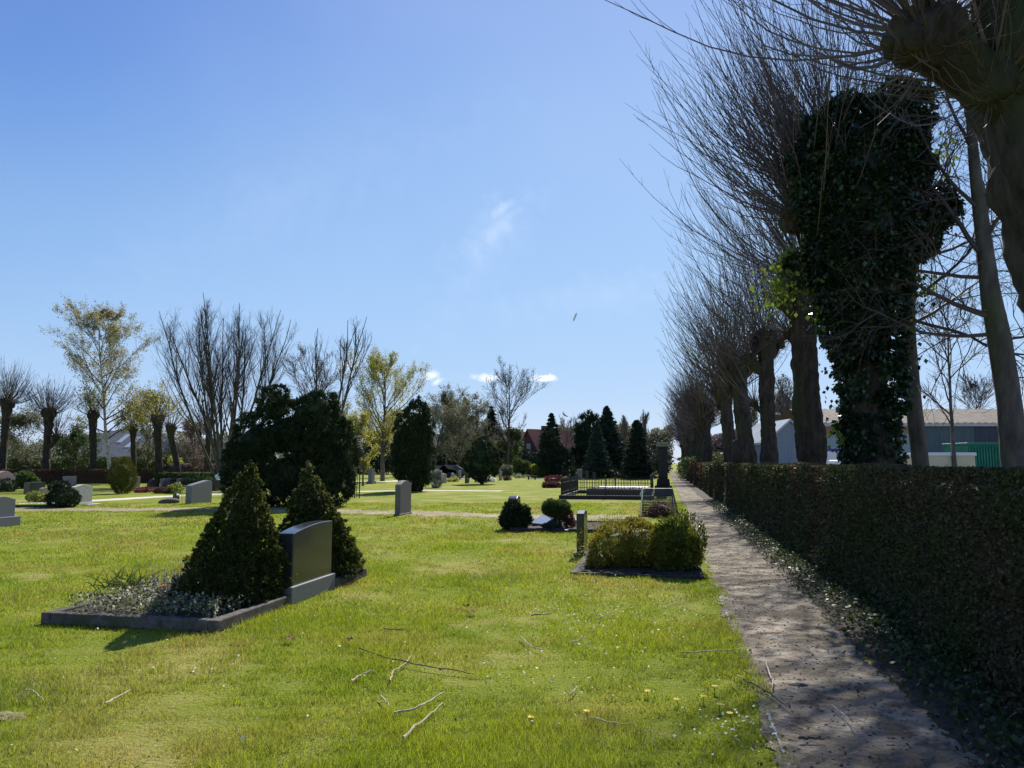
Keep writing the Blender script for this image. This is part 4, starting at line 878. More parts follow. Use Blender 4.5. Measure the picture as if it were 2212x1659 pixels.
# low kerb at left
g = Geo(); k0, k1 = gp(-40, 1097), gp(150, 1096); g.box((k0 + k1) / 2, (np.linalg.norm(k1 - k0), .16, .10), norm(k1 - k0), norm(np.cross(Z, k1 - k0)))
obj('long_kerb', g, 'kerbdark', label='long low dark kerb running left from the ball clipped yew', cat='kerb', loc=(k0 + k1) / 2, bevel=.01)
# clipped and loose shrubs of the far graves; ellipsoids given in place
def sh(name, lab, vx0, vx1, vtop, vbase, m, n=2600, size=None, asp=.55, parts=None, core=.85, shell=.25, clump=None, up=.3, cat='shrub', round_=1.0, group=None, seed=1):
    p = gp((vx0 + vx1) / 2, vbase); Y = p[1]; h = 1.6 - (vtop - 1000) / FV * Y; r = (vx1 - vx0) / 2 / FV * Y; sz = size or max(.035, Y * .0022)
    rgg = np.random.default_rng(seed + int(vx0) + 500); p = p + np.array([0, r * .5, 0]); E3 = [(p + Z * h * .48, (r, r, h * .54 * round_))]
    if parts:
        E3 = [(p + Z * h * .42, (r * .9, r * .85, h * .46))] + [(p + np.array([rgg.uniform(-.6, .6) * r, rgg.uniform(-.5, .5) * r, rgg.uniform(.4, .78) * h]), (r * rgg.uniform(.3, .5), r * .4, h * rgg.uniform(.18, .26))) for _ in range(parts)]
    return shrub_at(name, lab, E3, n, sz, m, shell, asp, core, up, cat, clump, None, group, seed)
sh('clipped_yew', 'dark ball clipped yew tight against the white headstone', 93, 158, 1056, 1097, 'yew', 4200, .05)
p_ = gp(128, 1097); shrub_at('yew_topknot', 'small dark tuft of yew rising above the clipped ball', [(at(128, 1052, p_[1] + .5), (.36, .36, .20))], 1400, .05, 'yew')
sh('egg_thuja', 'egg shaped golden green thuja standing on the lawn', 230, 282, 990, 1067, 'thuja', 7500, .07, .3, up=1.2, round_=1.02)
sh('rhododendron', 'loose green rhododendron by the far left hedge', 0, 64, 1020, 1056, 'shrub', 2600, .12, parts=6, core=.75)
sh('dark_bush', 'round dark bush in front of the left pollards', 296, 352, 985, 1032, 'yew', 3000, .16, parts=5)
sh('yellow_green_bush', 'fresh yellow green bush beside the round dark bush', 352, 400, 985, 1030, 'bud', 2000, .13, parts=6, core=.5, shell=.6)
sh('low_hedge_bush', 'low clipped dark green block right of the mauve headstones', 395, 450, 1030, 1051, 'shrub', 2400, .1)
sh('lime_cushion', 'yellow green cushion plant near the navy headstone', 55, 86, 1063, 1085, 'lime', 1200, .05)
sh('yellow_cushion', 'yellow cushion plant below the small grey stone', 86, 112, 1066, 1085, 'bud', 1000, .05)
sh('dark_low_bush', 'dark low bush beneath the pink boulder', -10, 26, 1035, 1063, 'yew', 1200, .07)
sh('flower_mound', 'mound of red flowers by the pale path', 288, 330, 1054, 1064, 'heather', 900, .07)
sh('leafy_perennial', 'pale leafy perennial in front of the mauve headstones', 362, 392, 1046, 1066, 'lime', 700, .09, core=.4, shell=.7)
sh('brown_mound', 'flat brown mound next to the leafy perennial', 330, 366, 1055, 1066, 'brownplant', 900, .08)
sh('variegated_bush', 'ragged variegated bush at the foot of the twin columned yew', 929, 953, 1010, 1054, 'greyshrub', 1800, .09, parts=3, core=.7)
sh('spindle_bush', 'pale rounded evergreen shrub far right of the round evergreen', 1079, 1110, 1004, 1029, 'paleshrub', 1500, .16, parts=3)
sh('leafy_tree_bush', 'light green spreading bush before the brick house', 1110, 1147, 992, 1031, 'shrub', 2200, .2, parts=6, core=.6, shell=.5)
sh('golden_tuft', 'golden yellow shrub below the house window', 1147, 1162, 1005, 1031, 'bud', 700, .16)
sh('box_ball', 'neat round box ball at the foot of the tall spruce', 1161, 1190, 1012, 1031, 'shrub', 1800, .12)
sh('magenta_heather', 'flat magenta heather patch left of the iron fence', 1178, 1216, 1030, 1041, 'heather', 1500, .10)
sh('brown_heather', 'low brown heather strip touching the iron fence', 1170, 1212, 1041, 1054, 'brownplant', 1800, .08, parts=3)
sh('golden_bush', 'yellow green rounded bush beyond the iron fence', 1276, 1316, 995, 1027, 'lime', 2400, .14, parts=5, core=.7)
sh('olive_bush', 'olive spreading shrub left of the golden bush', 1238, 1276, 990, 1024, 'shrub', 2000, .16, parts=6)
sh('white_azalea', 'white blossoming bush on a dark base', 1322, 1354, 1006, 1020, 'whiteflower', 700, .16, parts=4, core=.6)
sh('dark_undergrowth', 'dark evergreen mass under the white blossoms', 1290, 1350, 1012, 1034, 'yew', 2400, .12, parts=5)
sh('clipped_cylinder', 'dark clipped cylinder shaped yew', 1361, 1386, 1004, 1027, 'yew', 1800, .14, round_=1.05)
sh('pale_round_bush', 'small pale round bush left of the pillar monument', 1392, 1418, 1012, 1029, 'paleshrub', 1200, .11)
sh('dark_column_shrub', 'dark narrow shrub left of the light stele', 1229, 1243, 1008, 1037, 'yew', 900, .1)
sh('small_green_ball', 'small green ball bush against the fence back', 1322, 1338, 1020, 1032, 'lime', 700, .08)
for i, (x0, x1, yb, m, nm, lb) in enumerate([(966, 990, 1041, 'bud', 'flower_patch', 'yellow flower patch between distant grey headstones'), (1034, 1052, 1043, 'paleshrub', 'flower_patch', 'pale flower patch behind the round evergreen trunk'), (1088, 1104, 1038, 'brownplant', 'flower_patch', 'brown and white planting right of the tall thin stone'), (1106, 1140, 1033, 'paleshrub', 'flower_patch', 'low pale border along the far sandy path'), (1052, 1068, 1041, 'whiteflower', 'flower_patch', 'white winter flowers right of the round evergreen trunk')]):
    sh(nm, lb, x0, x1, yb - 8, yb, m, 500, .1, cat='planting', core=.7)

# ================================================================== EVERGREENS OF THE MIDDLE GROUND
def ells_px(Y, lst, dep=.85): return [(at(x, y, Y + (o[0] if o else 0)), (rx / FV * Y, rx / FV * Y * dep, ry / FV * Y)) for (x, y, rx, ry, *o) in lst]
rg = np.random.default_rng(90)
def evergreen(name, lab, base, ells, n, size, m, shell=.3, core=.86, up=.2, clump=None, asp=.5, tr=.12, seed=0, extra=0, group=None, flat=False):
    rgg = np.random.default_rng(seed + 91); base = np.array([base[0], base[1], 0]); root = thing(name, lab, 'tree', base, group)
    g = bush_geo(ells, n, size, rgg, shell, asp, core, up, seed, clump)
    P, Nn = ellip_points(ells, int(n * .06), rgg, .12); g.cards(P + Nn * size * 1.2, size * .9, Nn + Z * .5, .45, rgg, mi=1)
    if extra:
        P, Nn = ellip_points(ells, extra, rgg, .1); Q = P + Nn * rgg.uniform(.03, .22, (len(P), 1)) * size * 8; g.cards(Q, size * 1.2, Nn + Z * up, .4, rgg)
    obj('crown', g, [m, 'yewtip'], root); zt = max(e[0][2] for e in ells)
    obj('trunk', Geo().path([base, base + Z * zt * .5, base + Z * zt], [tr, tr * .8, tr * .4], 10), 'bark', root, smooth=True); return root
by = gp(625, 1098); Yy = by[1] + 1.2
E = ells_px(Yy, [(595, 880, 38, 46), (690, 890, 42, 44), (560, 960, 60, 70), (620, 940, 62, 66), (690, 955, 66, 70), (730, 985, 40, 50), (545, 1030, 62, 62), (620, 1030, 75, 66), (700, 1035, 66, 62), (520, 995, 34, 50), (750, 1010, 22, 46), (655, 900, 34, 40), (730, 930, 26, 30), (500, 1060, 16, 30)], .9)
evergreen('spreading_yew', 'huge dark spreading yew with two blunt peaks behind the dwarf conifers', (by[0], Yy), E, 110000, .085, 'yew', .40, .80, .35, 34, .42, .25, 3, 2500)
by = gp(893, 1062); Yy = by[1] + .6
lob = []
rr_ = np.random.default_rng(4)
for (x, top, bot, w_) in [(872, 905, 1040, 20), (890, 885, 1055, 20), (905, 880, 1058, 16), (860, 935, 1030, 12), (917, 895, 1045, 14), (927, 915, 1040, 9), (882, 915, 1056, 20), (925, 960, 1048, 12), (897, 960, 1062, 26), (868, 985, 1040, 20)]:
    lob.append((x, (top + bot) / 2 - 8, w_, (bot - top) / 2 * 1.16))
evergreen('twin_irish_yew', 'tall twin columned irish yew with a deep cleft behind the lone gravestone', (by[0], Yy), ells_px(Yy, lob, .9), 34000, .12, 'yewcol', .22, .88, 2.2, 30, .30, .22, 5, 2500)
by = gp(1041, 1046); Yy = by[1]
evergreen('round_evergreen', 'black green round evergreen on a short trunk in the far lawn', (by[0], Yy), ells_px(Yy, [(1041, 1003, 36, 32), (1041, 985, 31, 30), (1041, 962, 14, 16), (1022, 1000, 22, 26), (1060, 1000, 20, 26), (1041, 1020, 33, 16), (1055, 985, 18, 22)], .95), 16000, .11, 'yew', .28, .88, .3, 20, .5, .16, 7, 800)
def conifer(name, lab, vx, vtop, Y, rpx, m, seed, n=9000, dens=1.0, bare=.06, droop=.25, size=None, irr=.25, group=None, zbase=None, rtop=0.0):
    rgg = np.random.default_rng(seed); p = at(vx, 1000, Y); p[2] = 0; h = at(vx, vtop, Y)[2]; r = rpx / FV * Y; root = thing(name, lab, 'tree', p, group)
    nb = int(330 * dens); zb = bare + (1 - bare) * rgg.random(nb) ** 1.25; a = rgg.uniform(0, 6.283, nb); Lb = r * ((1 - zb) ** .8 + .03 + rtop) * rgg.uniform(1 - irr, 1 + irr * .6, nb)
    S = p + Z * (zb * h)[:, None]; D = np.stack([np.cos(a), np.sin(a), np.full(nb, .10)], 1); P = grow(S, D, Lb, 7, -droop, .05, rgg)
    g = Geo(); g.tubes(P, taper(.012 * h / 8 + Lb * .012, .01, 7), 3, mi=1)
    k = max(8, int(n * 1.9) // nb); t = rgg.uniform(.12, 1.02, (nb, k)) * 5.99; i = np.minimum(t.astype(int), 5); f = np.clip(t - i, 0, 1)[..., None]; rows = np.arange(nb)[:, None]
    C = P[rows, i] * (1 - f) + P[rows, i + 1] * f; tan = norm(P[rows, i + 1] - P[rows, i]); side = norm(np.cross(tan, Z)); sp = (Lb[:, None] * .28 * (1.15 - t / 6))[..., None]
    C = C + side * rgg.normal(size=(nb, k, 1)) * sp * .7 - Z * np.abs(rgg.normal(size=(nb, k, 1))) * sp * .35
    sz = size or h * .04; g.cards(C.reshape(-1, 3), sz, (tan + side * rgg.choice([-1, 1], (nb, k, 1)) * .6).reshape(-1, 3), .42, rgg)
    tt = np.array([p + Z * h * q for q in np.linspace(.9, 1, 24)]); g.cards(np.repeat(tt, 3, 0), sz * .7, rgg.normal(size=(72, 3)) * .8 + Z * .4, .4, rgg)
    obj('crown', g, [m, 'bark'], root); obj('trunk', Geo().path([p, p + Z * h * .5, p + Z * h * .98], [h * .02, h * .013, .015], 8), 'bark', root); return root
conifer('spruce', 'dark spruce with an open tip standing right of the brick house', 1192, 893, 88, 42, 'spruce', 201, 14000, 1.6, .02)
evergreen('spruce_skirt', 'dense dark thuja block at the foot of the open tipped spruce', at(1196, 1000, 84) * np.array([1, 1, 0]), ells_px(84, [(1192, 985, 24, 36), (1202, 995, 25, 26), (1185, 960, 14, 30)]), 7000, .28, 'spruce', .3, .88, .6, None, .5, .2, 3)
conifer('spruce', 'dark ragged spruce behind the round evergreen', 1061, 878, 105, 44, 'spruce', 202, 9000, 1.2, .1, irr=.5)
conifer('spruce', 'slim spruce tip rising out of the grey green budding tree', 1003, 858, 110, 24, 'spruce', 203, 6000, 1.0, .2)
conifer('blue_conifer', 'tall broad blue green conifer at the centre of the evergreen group', 1312, 878, 84, 56, 'bluespruce', 204, 20000, 2.2, .0, droop=.1)
conifer('blue_conifer', 'lighter shorter conifer leaning on the tall blue green one', 1290, 912, 78, 36, 'bluespruce', 205, 9000, 1.4, .0)
conifer('dark_conifer', 'dense dark conifer right of the white blossoming bush', 1378, 908, 76, 36, 'spruce', 206, 12000, 1.6, .0, rtop=.15)
lob = [(x, (t_ + 1010) / 2, w_, (1010 - t_) / 2) for (x, t_, w_) in [(1247, 915, 4), (1255, 898, 8), (1264, 892, 8), (1273, 890, 8), (1283, 892, 8), (1291, 898, 7), (1268, 910, 20), (1258, 930, 14), (1280, 930, 16), (1250, 960, 14)]]
evergreen('irish_yew', 'spiky topped upright yew forming the left of the evergreen group', at(1268, 1000, 88) * np.array([1, 1, 0]), ells_px(88, lob, .9), 14000, .26, 'yew', .25, .9, 2.0, None, .3, .25, 8, 1200)

# ================================================================== LEAFLESS AND BUDDING TREES
def decid(name, lab, vx, vtop, Y, spx, seed, bark='twig', leaf=None, nleaf=0, lsz=.12, nl=14, t0=.25, ang=.75, trop=.5, r0=None, up=.25, k2=8, k3=6, stems=1, fan=.0, tbark='barkn', l2=.42, l3=.45, lean=(0, 0), shape=1.0, k4=0, group='trees around the cemetery', base=None, tw=.006):
    rgg = np.random.default_rng(seed); p = at(vx, 1000, Y) if base is None else np.array(base, float); p[2] = 0; h = at(vx, vtop, Y)[2]; sp = spx / FV * Y; r0 = r0 or h * .014
    root = thing(name, lab, 'tree', p, group); gt = Geo(); g = Geo(); tr = []
    for i in range(stems):
        a = (i + .5 * rgg.random()) * 2.4; fo = fan * (.25 + .75 * (i / max(1, stems - 1))) if stems > 1 else 0
        d = np.array([math.cos(a) * fo * 1.5 + lean[0], math.sin(a) * fo * .8 + lean[1], 1.0]); ln = h * .95 * (1 if stems == 1 else rgg.uniform(.86, 1.02)) 
        P = grow([p + np.array([math.cos(a), math.sin(a), 0]) * (r0 * 1.2 if stems > 1 else 0)], [d], [ln], 16, .55 if stems > 1 else .1, .035, rgg); tr.append(P[0])
    top_ = .82 if stems > 1 else .97; tr = np.array(tr); gt.tubes(tr, taper(np.full(stems, r0), r0 * .12, 16, .8), 8)
    s, d, t = kids(tr, nl, t0, top_, ang, rgg, up); prof = np.sin(np.clip((t - t0) / (1 - t0) * .86 + .16, 0, 1) * math.pi) ** .6 * shape
    L1 = (sp * prof * rgg.uniform(.8, 1.3, len(s)) * 1.25 if stems == 1 else h * .36 * (1.28 - t) * rgg.uniform(.7, 1.1, len(s))); P1 = grow(s, d, L1, 9, trop, .085, rgg); g.tubes(P1, taper(r0 * .34 * (1.15 - t) + .01, tw * 1.3, 9), 4)
    s, d, t = kids(P1, k2, .2, 1, .65, rgg, up * .8); par = np.repeat(L1, k2); L2 = par * l2 * rgg.uniform(.5, 1.2, len(s)) * (1.25 - .6 * t); P2 = grow(s, d, L2, 6, trop * .7, .10, rgg); g.tubes(P2, taper(np.full(len(s), tw * 1.5), tw, 6), 3)
    s, d, t = kids(P2, k3, .15, 1, .65, rgg, up * .6); L3 = np.repeat(L2, k3) * l3 * rgg.uniform(.5, 1.2, len(s)) + .1; P3 = grow(s, d, L3, 4, trop * .5, .1, rgg); g.tubes(P3, taper(np.full(len(s), tw), tw * .6, 4), 3)
    pts = np.concatenate([P3[:, 1], P3[:, 2], P3[:, 3], P2[:, 5]])
    if k4: s, d, t = kids(P3, k4, .2, 1, .7, rgg, 0); P4 = grow(s, d, np.repeat(L3, k4) * .5, 3, 0, .1, rgg); g.tubes(P4, taper(np.full(len(s), tw * .7), tw * .5, 3), 3); pts = np.concatenate([pts, P4[:, -1]])
    mats = [bark]
    if leaf and nleaf:
        c = rgg.choice(len(pts), nleaf); g.cards(pts[c] + rgg.normal(size=(nleaf, 3)) * lsz * .8, lsz, None, .6, rgg, mi=1); mats = [bark, leaf]
    obj('trunk', gt, tbark, root, smooth=True); obj('crown', g, mats, root); return root
decid('birch', 'tall white stemmed birch hung with orange green catkins', 240, 674, 62, 88, 301, 'twig', 'catkin', 24000, .12, 34, .26, 1.05, .12, .19, .25, 9, 7, tbark='birchbark', k4=0, l2=.5)
decid('multistem_tree', 'wide bare many stemmed tree fanning out like a broom', 484, 612, 55, 130, 302, 'twig', None, 0, nl=17, t0=.22, ang=.52, trop=.75, r0=.15, up=.35, k2=9, k3=5, stems=11, fan=.40, l2=.40, tw=.0048)
decid('bare_tree', 'sparse crooked bare tree poking above the spreading yew', 700, 640, 44, 70, 303, 'twig', None, 0, nl=10, t0=.42, ang=.62, trop=.9, r0=.12, up=.3, k2=5, k3=3, stems=3, fan=.20, tw=.007)
decid('twiggy_tree', 'low dense reddish twiggy tree just behind the spreading yew', 690, 765, 50, 80, 313, 'twig', 'reddish', 2500, .08, 26, .3, .9, .3, .1, .2, 9, 7, tw=.008)
decid('budding_maple', 'yellow green budding maple between the yews', 827, 790, 66, 92, 304, 'twig', 'bud', 22000, .12, 30, .16, .95, .35, .22, .3, 9, 7, shape=1.05)
decid('budding_shrub_tree', 'lower yellow leaved small tree left of the budding maple', 785, 900, 52, 42, 305, 'twig', 'bud', 6500, .13, 18, .12, .8, .3, .07, .2, 8, 6)
decid('grey_budding_tree', 'hazy grey green budding tree behind the twin columned yew', 940, 866, 92, 64, 306, 'twig', 'budgrey', 13000, .14, 30, .15, .85, .3, .18, .15, 9, 8)
decid('grey_budding_tree', 'broad grey green tree with drooping twigs left of the round evergreen', 990, 872, 88, 62, 307, 'twig', 'budgrey', 18000, .14, 32, .12, .95, .1, .2, .1, 9, 8)
decid('alder', 'tall open bare alder towering over the brown roofed row', 1097, 813, 96, 74, 308, 'twig', 'twig', 1600, .12, 26, .28, 1.0, .45, .22, .2, 9, 7, tw=.012)
decid('bare_tree', 'small bare tree between the brick house spruce and the upright yew', 1226, 905, 110, 34, 309, 'reddish', None, 0, nl=20, t0=.2, r0=.1, k2=7, k3=6, tw=.014)
decid('bare_willow', 'grey bare willow left of the dense dark conifer', 1352, 903, 120, 26, 310, 'reddish', None, 0, nl=30, t0=.3, ang=.4, trop=.9, k2=7, k3=6, tw=.016, up=.7)
decid('bare_willow', 'grey bare willow right of the dense dark conifer', 1394, 898, 118, 28, 311, 'reddish', None, 0, nl=30, t0=.3, ang=.4, trop=.9, k2=7, k3=6, tw=.016, up=.7)
decid('budding_tree', 'pale green tree showing between the birch and the broom shaped tree', 318, 850, 68, 48, 312, 'twig', 'budgrey', 9000, .14, 24, .15, .8, .3, .12, .2, 8, 7)
decid('budding_tree', 'hazy low tree filling the gap at the foot of the broom shaped tree', 420, 925, 76, 46, 314, 'twig', 'reddish', 7000, .14, 22, .1, .9, .3, .1, .2, 8, 7)
decid('budding_tree', 'grey green thicket tree at the far left beside the first pollards', 52, 905, 72, 56, 315, 'twig', 'budgrey', 9500, .16, 26, .05, .9, .3, .1, .2, 8, 7)
decid('budding_tree', 'green hazy tree in front of the skylight roof', 165, 945, 66, 46, 316, 'twig', 'shrub', 7500, .15, 24, .05, .9, .3, .1, .2, 8, 7)
decid('bare_tree', 'round bare tree above the brown roofed shed at the right', 2130, 822, 95, 56, 317, 'twig', None, 0, nl=24, t0=.3, k2=9, k3=7, tw=.016)
decid('bare_tree', 'bare tree showing between trunks beside the brown turret', 1700, 800, 70, 40, 318, 'twig', 'budgrey', 1500, .12, nl=20, t0=.25, k2=8, k3=7, tw=.012)
decid('bare_tree', 'pale leafed tree in the gap right of the yellow green pollard', 1645, 860, 62, 34, 319, 'twig', 'budgrey', 3500, .12, nl=20, t0=.1, k2=8, k3=7, tw=.012)
decid('bare_tree', 'small grey tree above the pale green wall left of the ivy', 1815, 860, 90, 40, 320, 'twig', None, 0, nl=22, t0=.2, k2=8, k3=7, tw=.014)
decid('bare_tree', 'tall bare tree behind the yard, right of the mossy one', 2060, 640, 34, 140, 321, 'twig', None, 0, nl=16, t0=.35, k2=9, k3=6, tw=.008, ang=.9, trop=.2)
# young planted tree with stakes
py = gp(771, 1074); decid('sapling', 'young white blossoming tree tied between two thin stakes', 772, 955, py[1], 28, 322, 'twig', 'whiteflower', 500, .05, 12, .45, .7, .4, .025, .2, 6, 5, group=None, tw=.005)
for x_, lb in ((766, 'left wooden stake of the blossoming young tree'), (776, 'right wooden stake of the blossoming young tree')):
    q = gp(x_, 1076); obj('tree_stake', Geo().path([q, q + Z * 1.65], .028, 8), 'barkn', label=lb, cat='stake', group='stakes at the young tree', loc=q)
# far left pollards
GL = 'pollards behind the left hedge'
def far_pollard(lab, vx, vtop, vhead, Y, rpx, seed, arm=None, leaf=0, lean=0, ns=110):
    rgg = np.random.default_rng(seed); b = at(vx, 1000, Y); b[2] = 0; H = at(vx, vhead, Y)[2]; r = rpx / FV * Y; root = thing('far_pollard', lab, 'tree', b, GL); dx = lean / FV * Y
    g = knobby([b, b + Z * H * .4 + np.array([dx * .3, 0, 0]), b + Z * H * .8 + np.array([dx * .9, 0, 0]), b + Z * H + np.array([dx, 0, 0])], [r * .85, r * .68, r * .72, r * 1.1], 12, 26, .18, seed)
    hd = [(b + Z * H + np.array([dx, 0, 0]), r * 1.5, .8)]
    if arm:
        q = at(arm[0], arm[1], Y); s0 = b + Z * H * .5 + np.array([dx * .5, 0, 0]); g.path([s0, (s0 + q) / 2 + np.array([(q - s0)[0] * .3, 0, 0]), q], [r * .6, r * .5, r * .6], 8); hd.append((q, r * .8, .35))
    for c, rr, k in hd: g.lump(c, rr, .25, 2, seed)
    obj('trunk', g, 'bark', root, smooth=True); ln = (at(vx, vtop, Y)[2] - H) * 1.15
    gg, P, tips = shoots(hd, ns, ln, rgg, subs=4, r0=.015, r1=.006, n=8); mats = ['shoot']
    if leaf: c = rgg.choice(len(tips), leaf); gg.cards(tips[c] + rgg.normal(size=(leaf, 3)) * .12, .14, None, .6, rgg, mi=1); mats = ['shoot', 'bud']
    obj('crown', gg, mats, root); return root
far_pollard('dark knobbly pollard trunk at the left edge of the picture', 6, 797, 872, 56, 10, 401, ns=230)
far_pollard('dark pollard with a raised side arm, second from the left', 99, 830, 893, 58, 10, 402, (121, 944), ns=230)
far_pollard('pollard with green sprouting head in front of the grey roof', 203, 842, 896, 60, 9, 403, leaf=900, lean=-8)
far_pollard('pollard covered in yellow green leaves right of the birch', 290, 880, 925, 64, 7, 404, leaf=1400, lean=-6)
far_pollard('sturdy pollard left of the leaning one', 345, 842, 905, 62, 10, 405, leaf=1500, lean=-8)
far_pollard('pollard with a trunk leaning to the left', 388, 865, 925, 60, 8, 406, leaf=300, lean=-22, ns=90)
far_pollard('short pollard half hidden by the broom shaped tree', 448, 860, 912, 66, 8, 407, (430, 935), leaf=0, ns=90)
# left hedges
def line_hedge(name, lab, v0, v1, h, wd, m, dens, size, seed, col='hedge'):
    rgg = np.random.default_rng(seed); p0 = gp(*v0); p1 = gp(*v1); d = norm(p1 - p0); q = np.cross(Z, d); Ln = np.linalg.norm(p1 - p0); n = int(dens * Ln); root = thing(name, lab, col, (p0 + p1) / 2)
    a = rgg.uniform(0, Ln, n); z = rgg.uniform(0, 1, n) ** .7 * h; b = wd / 2 * np.where(rgg.random(n) < .5, -1, 1) * (1 - .3 * rgg.random(n)) + .08 * wav(a, z * 3, 1.5, seed)
    top = rgg.random(n) < .3; z = np.where(top, h * (1 - .06 * rgg.random(n)), z) + .04 * wav(a, a * 0, .8, 3); b = np.where(top, rgg.uniform(-wd / 2, wd / 2, n), b)
    g = Geo(); g.cards(p0 + d * a[:, None] + q * b[:, None] + Z * np.maximum(z, .02)[:, None], size, None, .6, rgg); g.box((p0 + p1) / 2, (Ln, wd * .7, h * .9), d, q); obj('foliage', g, m, root)
    obj('stems', Geo().box((p0 + p1) / 2, (Ln * .98, wd * .3, h * .95), d, q), 'bark', root); return root
line_hedge('beech_hedge', 'long reddish brown clipped hedge across the left background', (-260, 1050), (330, 1043), 1.12, .9, 'brownhedge', 420, .13, 501)
line_hedge('brown_thicket', 'low brown thicket along the foot of the broom shaped tree', (370, 1030), (560, 1034), 1.5, 2.0, 'reddish', 500, .2, 502, 'thicket')
line_hedge('green_hedge', 'low green hedge behind the mauve headstones', (340, 1043), (500, 1046), .85, .8, 'shrub', 380, .13, 503)
line_hedge('dark_backdrop_hedge', 'dark evergreen hedge in front of the brown roofed row', (870, 1024), (1130, 1023), 3.6, 2.0, 'spruce', 500, .4, 504)
line_hedge('far_hedge', 'distant low hedge between the evergreens and the pillar', (1220, 1020), (1440, 1019), 1.9, 2.0, 'hedge', 300, .35, 505)
line_hedge('left_shrubbery', 'green shrubbery under the grey roof behind the brown hedge', (20, 1036), (340, 1033), 2.2, 3.0, 'shrub', 480, .22, 506, 'shrubbery')

# ================================================================== BUILDINGS
AX = np.array([1., 0, 0]); AY = np.array([0, 1., 0])
def rot2(deg): a = math.radians(deg); return np.array([math.cos(a), math.sin(a), 0]), np.array([-math.sin(a), math.cos(a), 0])
def building(name, lab, c, wx, dy, eave, ridge, wallm, roofm, rot=0, ridge_along='x', over=.3, windows=(), hip=0, chim=(), lights=()):
    a, b = rot2(rot); c = np.array([c[0], c[1], 0.]); root = thing(name, lab, 'building', c)
    g = Geo().box(c, (wx, dy, eave), a, b)
    ra, rb, la, lb = (a, b, wx, dy) if ridge_along == 'x' else (b, a, dy, wx)
    for s in (-1, 1):   # gable walls
        e = c + ra * s * (la / 2 - .01); V = [e - rb * lb / 2 + Z * eave, e + rb * lb / 2 + Z * eave, e + Z * (ridge - .05)]; V += [v - ra * s * .12 for v in V]; g.add(V, [[0, 1, 2], [3, 4, 5]], [[0, 1, 4, 3], [1, 2, 5, 4], [2, 0, 3, 5]])
    obj('wall', g, wallm, root)
    g = Geo(); hx = la / 2 + over; slope_ = (ridge - eave) / (lb / 2); ez = eave - over * slope_
    for s in (-1, 1):
        q = [c - ra * hx + rb * s * (lb / 2 + over) + Z * ez, c + ra * hx + rb * s * (lb / 2 + over) + Z * ez, c + ra * (hx - hip) + Z * ridge, c - ra * (hx - hip) + Z * ridge]; q += [v + Z * .16 for v in q]
        g.add(q, [[0, 1, 2, 3], [4, 5, 6, 7], [0, 1, 5, 4], [1, 2, 6, 5], [2, 3, 7, 6], [3, 0, 4, 7]])
    rf = obj('roof', g, roofm, root)
    for (x, y) in chim: 
        obj('chimney', Geo().box(c + a * x + b * y + Z * (ridge - 1.0), (.6, .6, 1.7), a, b), 'brick', rf)
    for (x, k0, k1, w_) in lights:   # skylights on the front slope: along x, share up the slope
        s = -1; f0 = lambda k, xx: c + ra * xx + rb * s * (lb / 2 * (1 - k)) + Z * (eave + (ridge - eave) * k + .20)
        q = [f0(k0, x - w_ / 2), f0(k0, x + w_ / 2), f0(k1, x + w_ / 2), f0(k1, x - w_ / 2)]; q += [v - Z * .1 for v in q]; g2 = Geo(); g2.add(q, [[0, 1, 2, 3], [4, 5, 6, 7], [0, 1, 5, 4], [1, 2, 6, 5], [2, 3, 7, 6], [3, 0, 4, 7]]); obj('skylight', g2, 'white', rf)
    for (x, z, w_, h_) in windows:    # on the front
        f = c - b * (dy / 2 + .02) + a * x + Z * z; fr = obj('window', Geo().box(f, (w_, .10, h_), a, b), 'white', root)
        gg = Geo(); 
        for k in (-1, 1): gg.box(f - b * .055 + a * k * w_ * .23 + Z * h_ * .08, (w_ * .4, .03, h_ * .84), a, b)
        obj('pane', gg, 'glass', fr)
    return root
hc = at(1144, 1000, 112); building('brick_house', 'dark brick house with a steep red tiled roof among the far trees', (hc[0] + 2.9, hc[1] + 3), 5.2, 8, 3.0, 6.6, 'brick', 'redtile', -50, 'y', .3, [(.1, 3.5, .9, 1.0), (-1.2, .9, .9, 1.5), (1.2, .9, 1.3, 1.7)], chim=[(.2, -1.0)])
hc = at(1050, 1000, 135); building('brown_roof_row', 'long low house row with a dark brown roof behind the bare alder', (hc[0], hc[1] + 4), 16.5, 9, 4.0, 7.3, 'brick', 'darkroof', 4, 'x', .4, [(-6, 1, 1.6, 1.5), (-2, 1, 1.6, 1.5), (2, 1, 1.6, 1.5), (6, 1, 1.6, 1.5)])
hc = at(915, 1000, 140); building('flat_roof_block', 'dark roofed building seen through the grey green trees', (hc[0], hc[1] + 4), 15, 9, 4.5, 7.0, 'brick', 'darkroof', 0, 'x', .4)
hc = at(232, 1000, 92); building('grey_roof_house', 'house with a big grey roof and bright skylights behind the left pollards', (hc[0], hc[1] + 5), 9.6, 10, 2.4, 5.7, 'render', 'greyroof', -14, 'x', .4, [(-2.5, .8, 1.4, 1.2), (2, .8, 1.4, 1.2)], hip=1.6, lights=[(.6, .5, .82, .8), (2.7, .3, .72, .8)])
hc = at(40, 1000, 110); building('pale_house', 'low pale roofed house at the far left edge', (hc[0] - 4, hc[1]), 9, 8, 2.2, 3.6, 'render', 'greyroof', 6, 'x', .4)
hc = at(455, 1000, 105); building('barn', 'grey roofed long barn seen under the broom shaped tree', (hc[0] + 1, hc[1] + 4), 15, 9, 1.9, 4.3, 'render', 'greyroof', 0, 'x', .4)
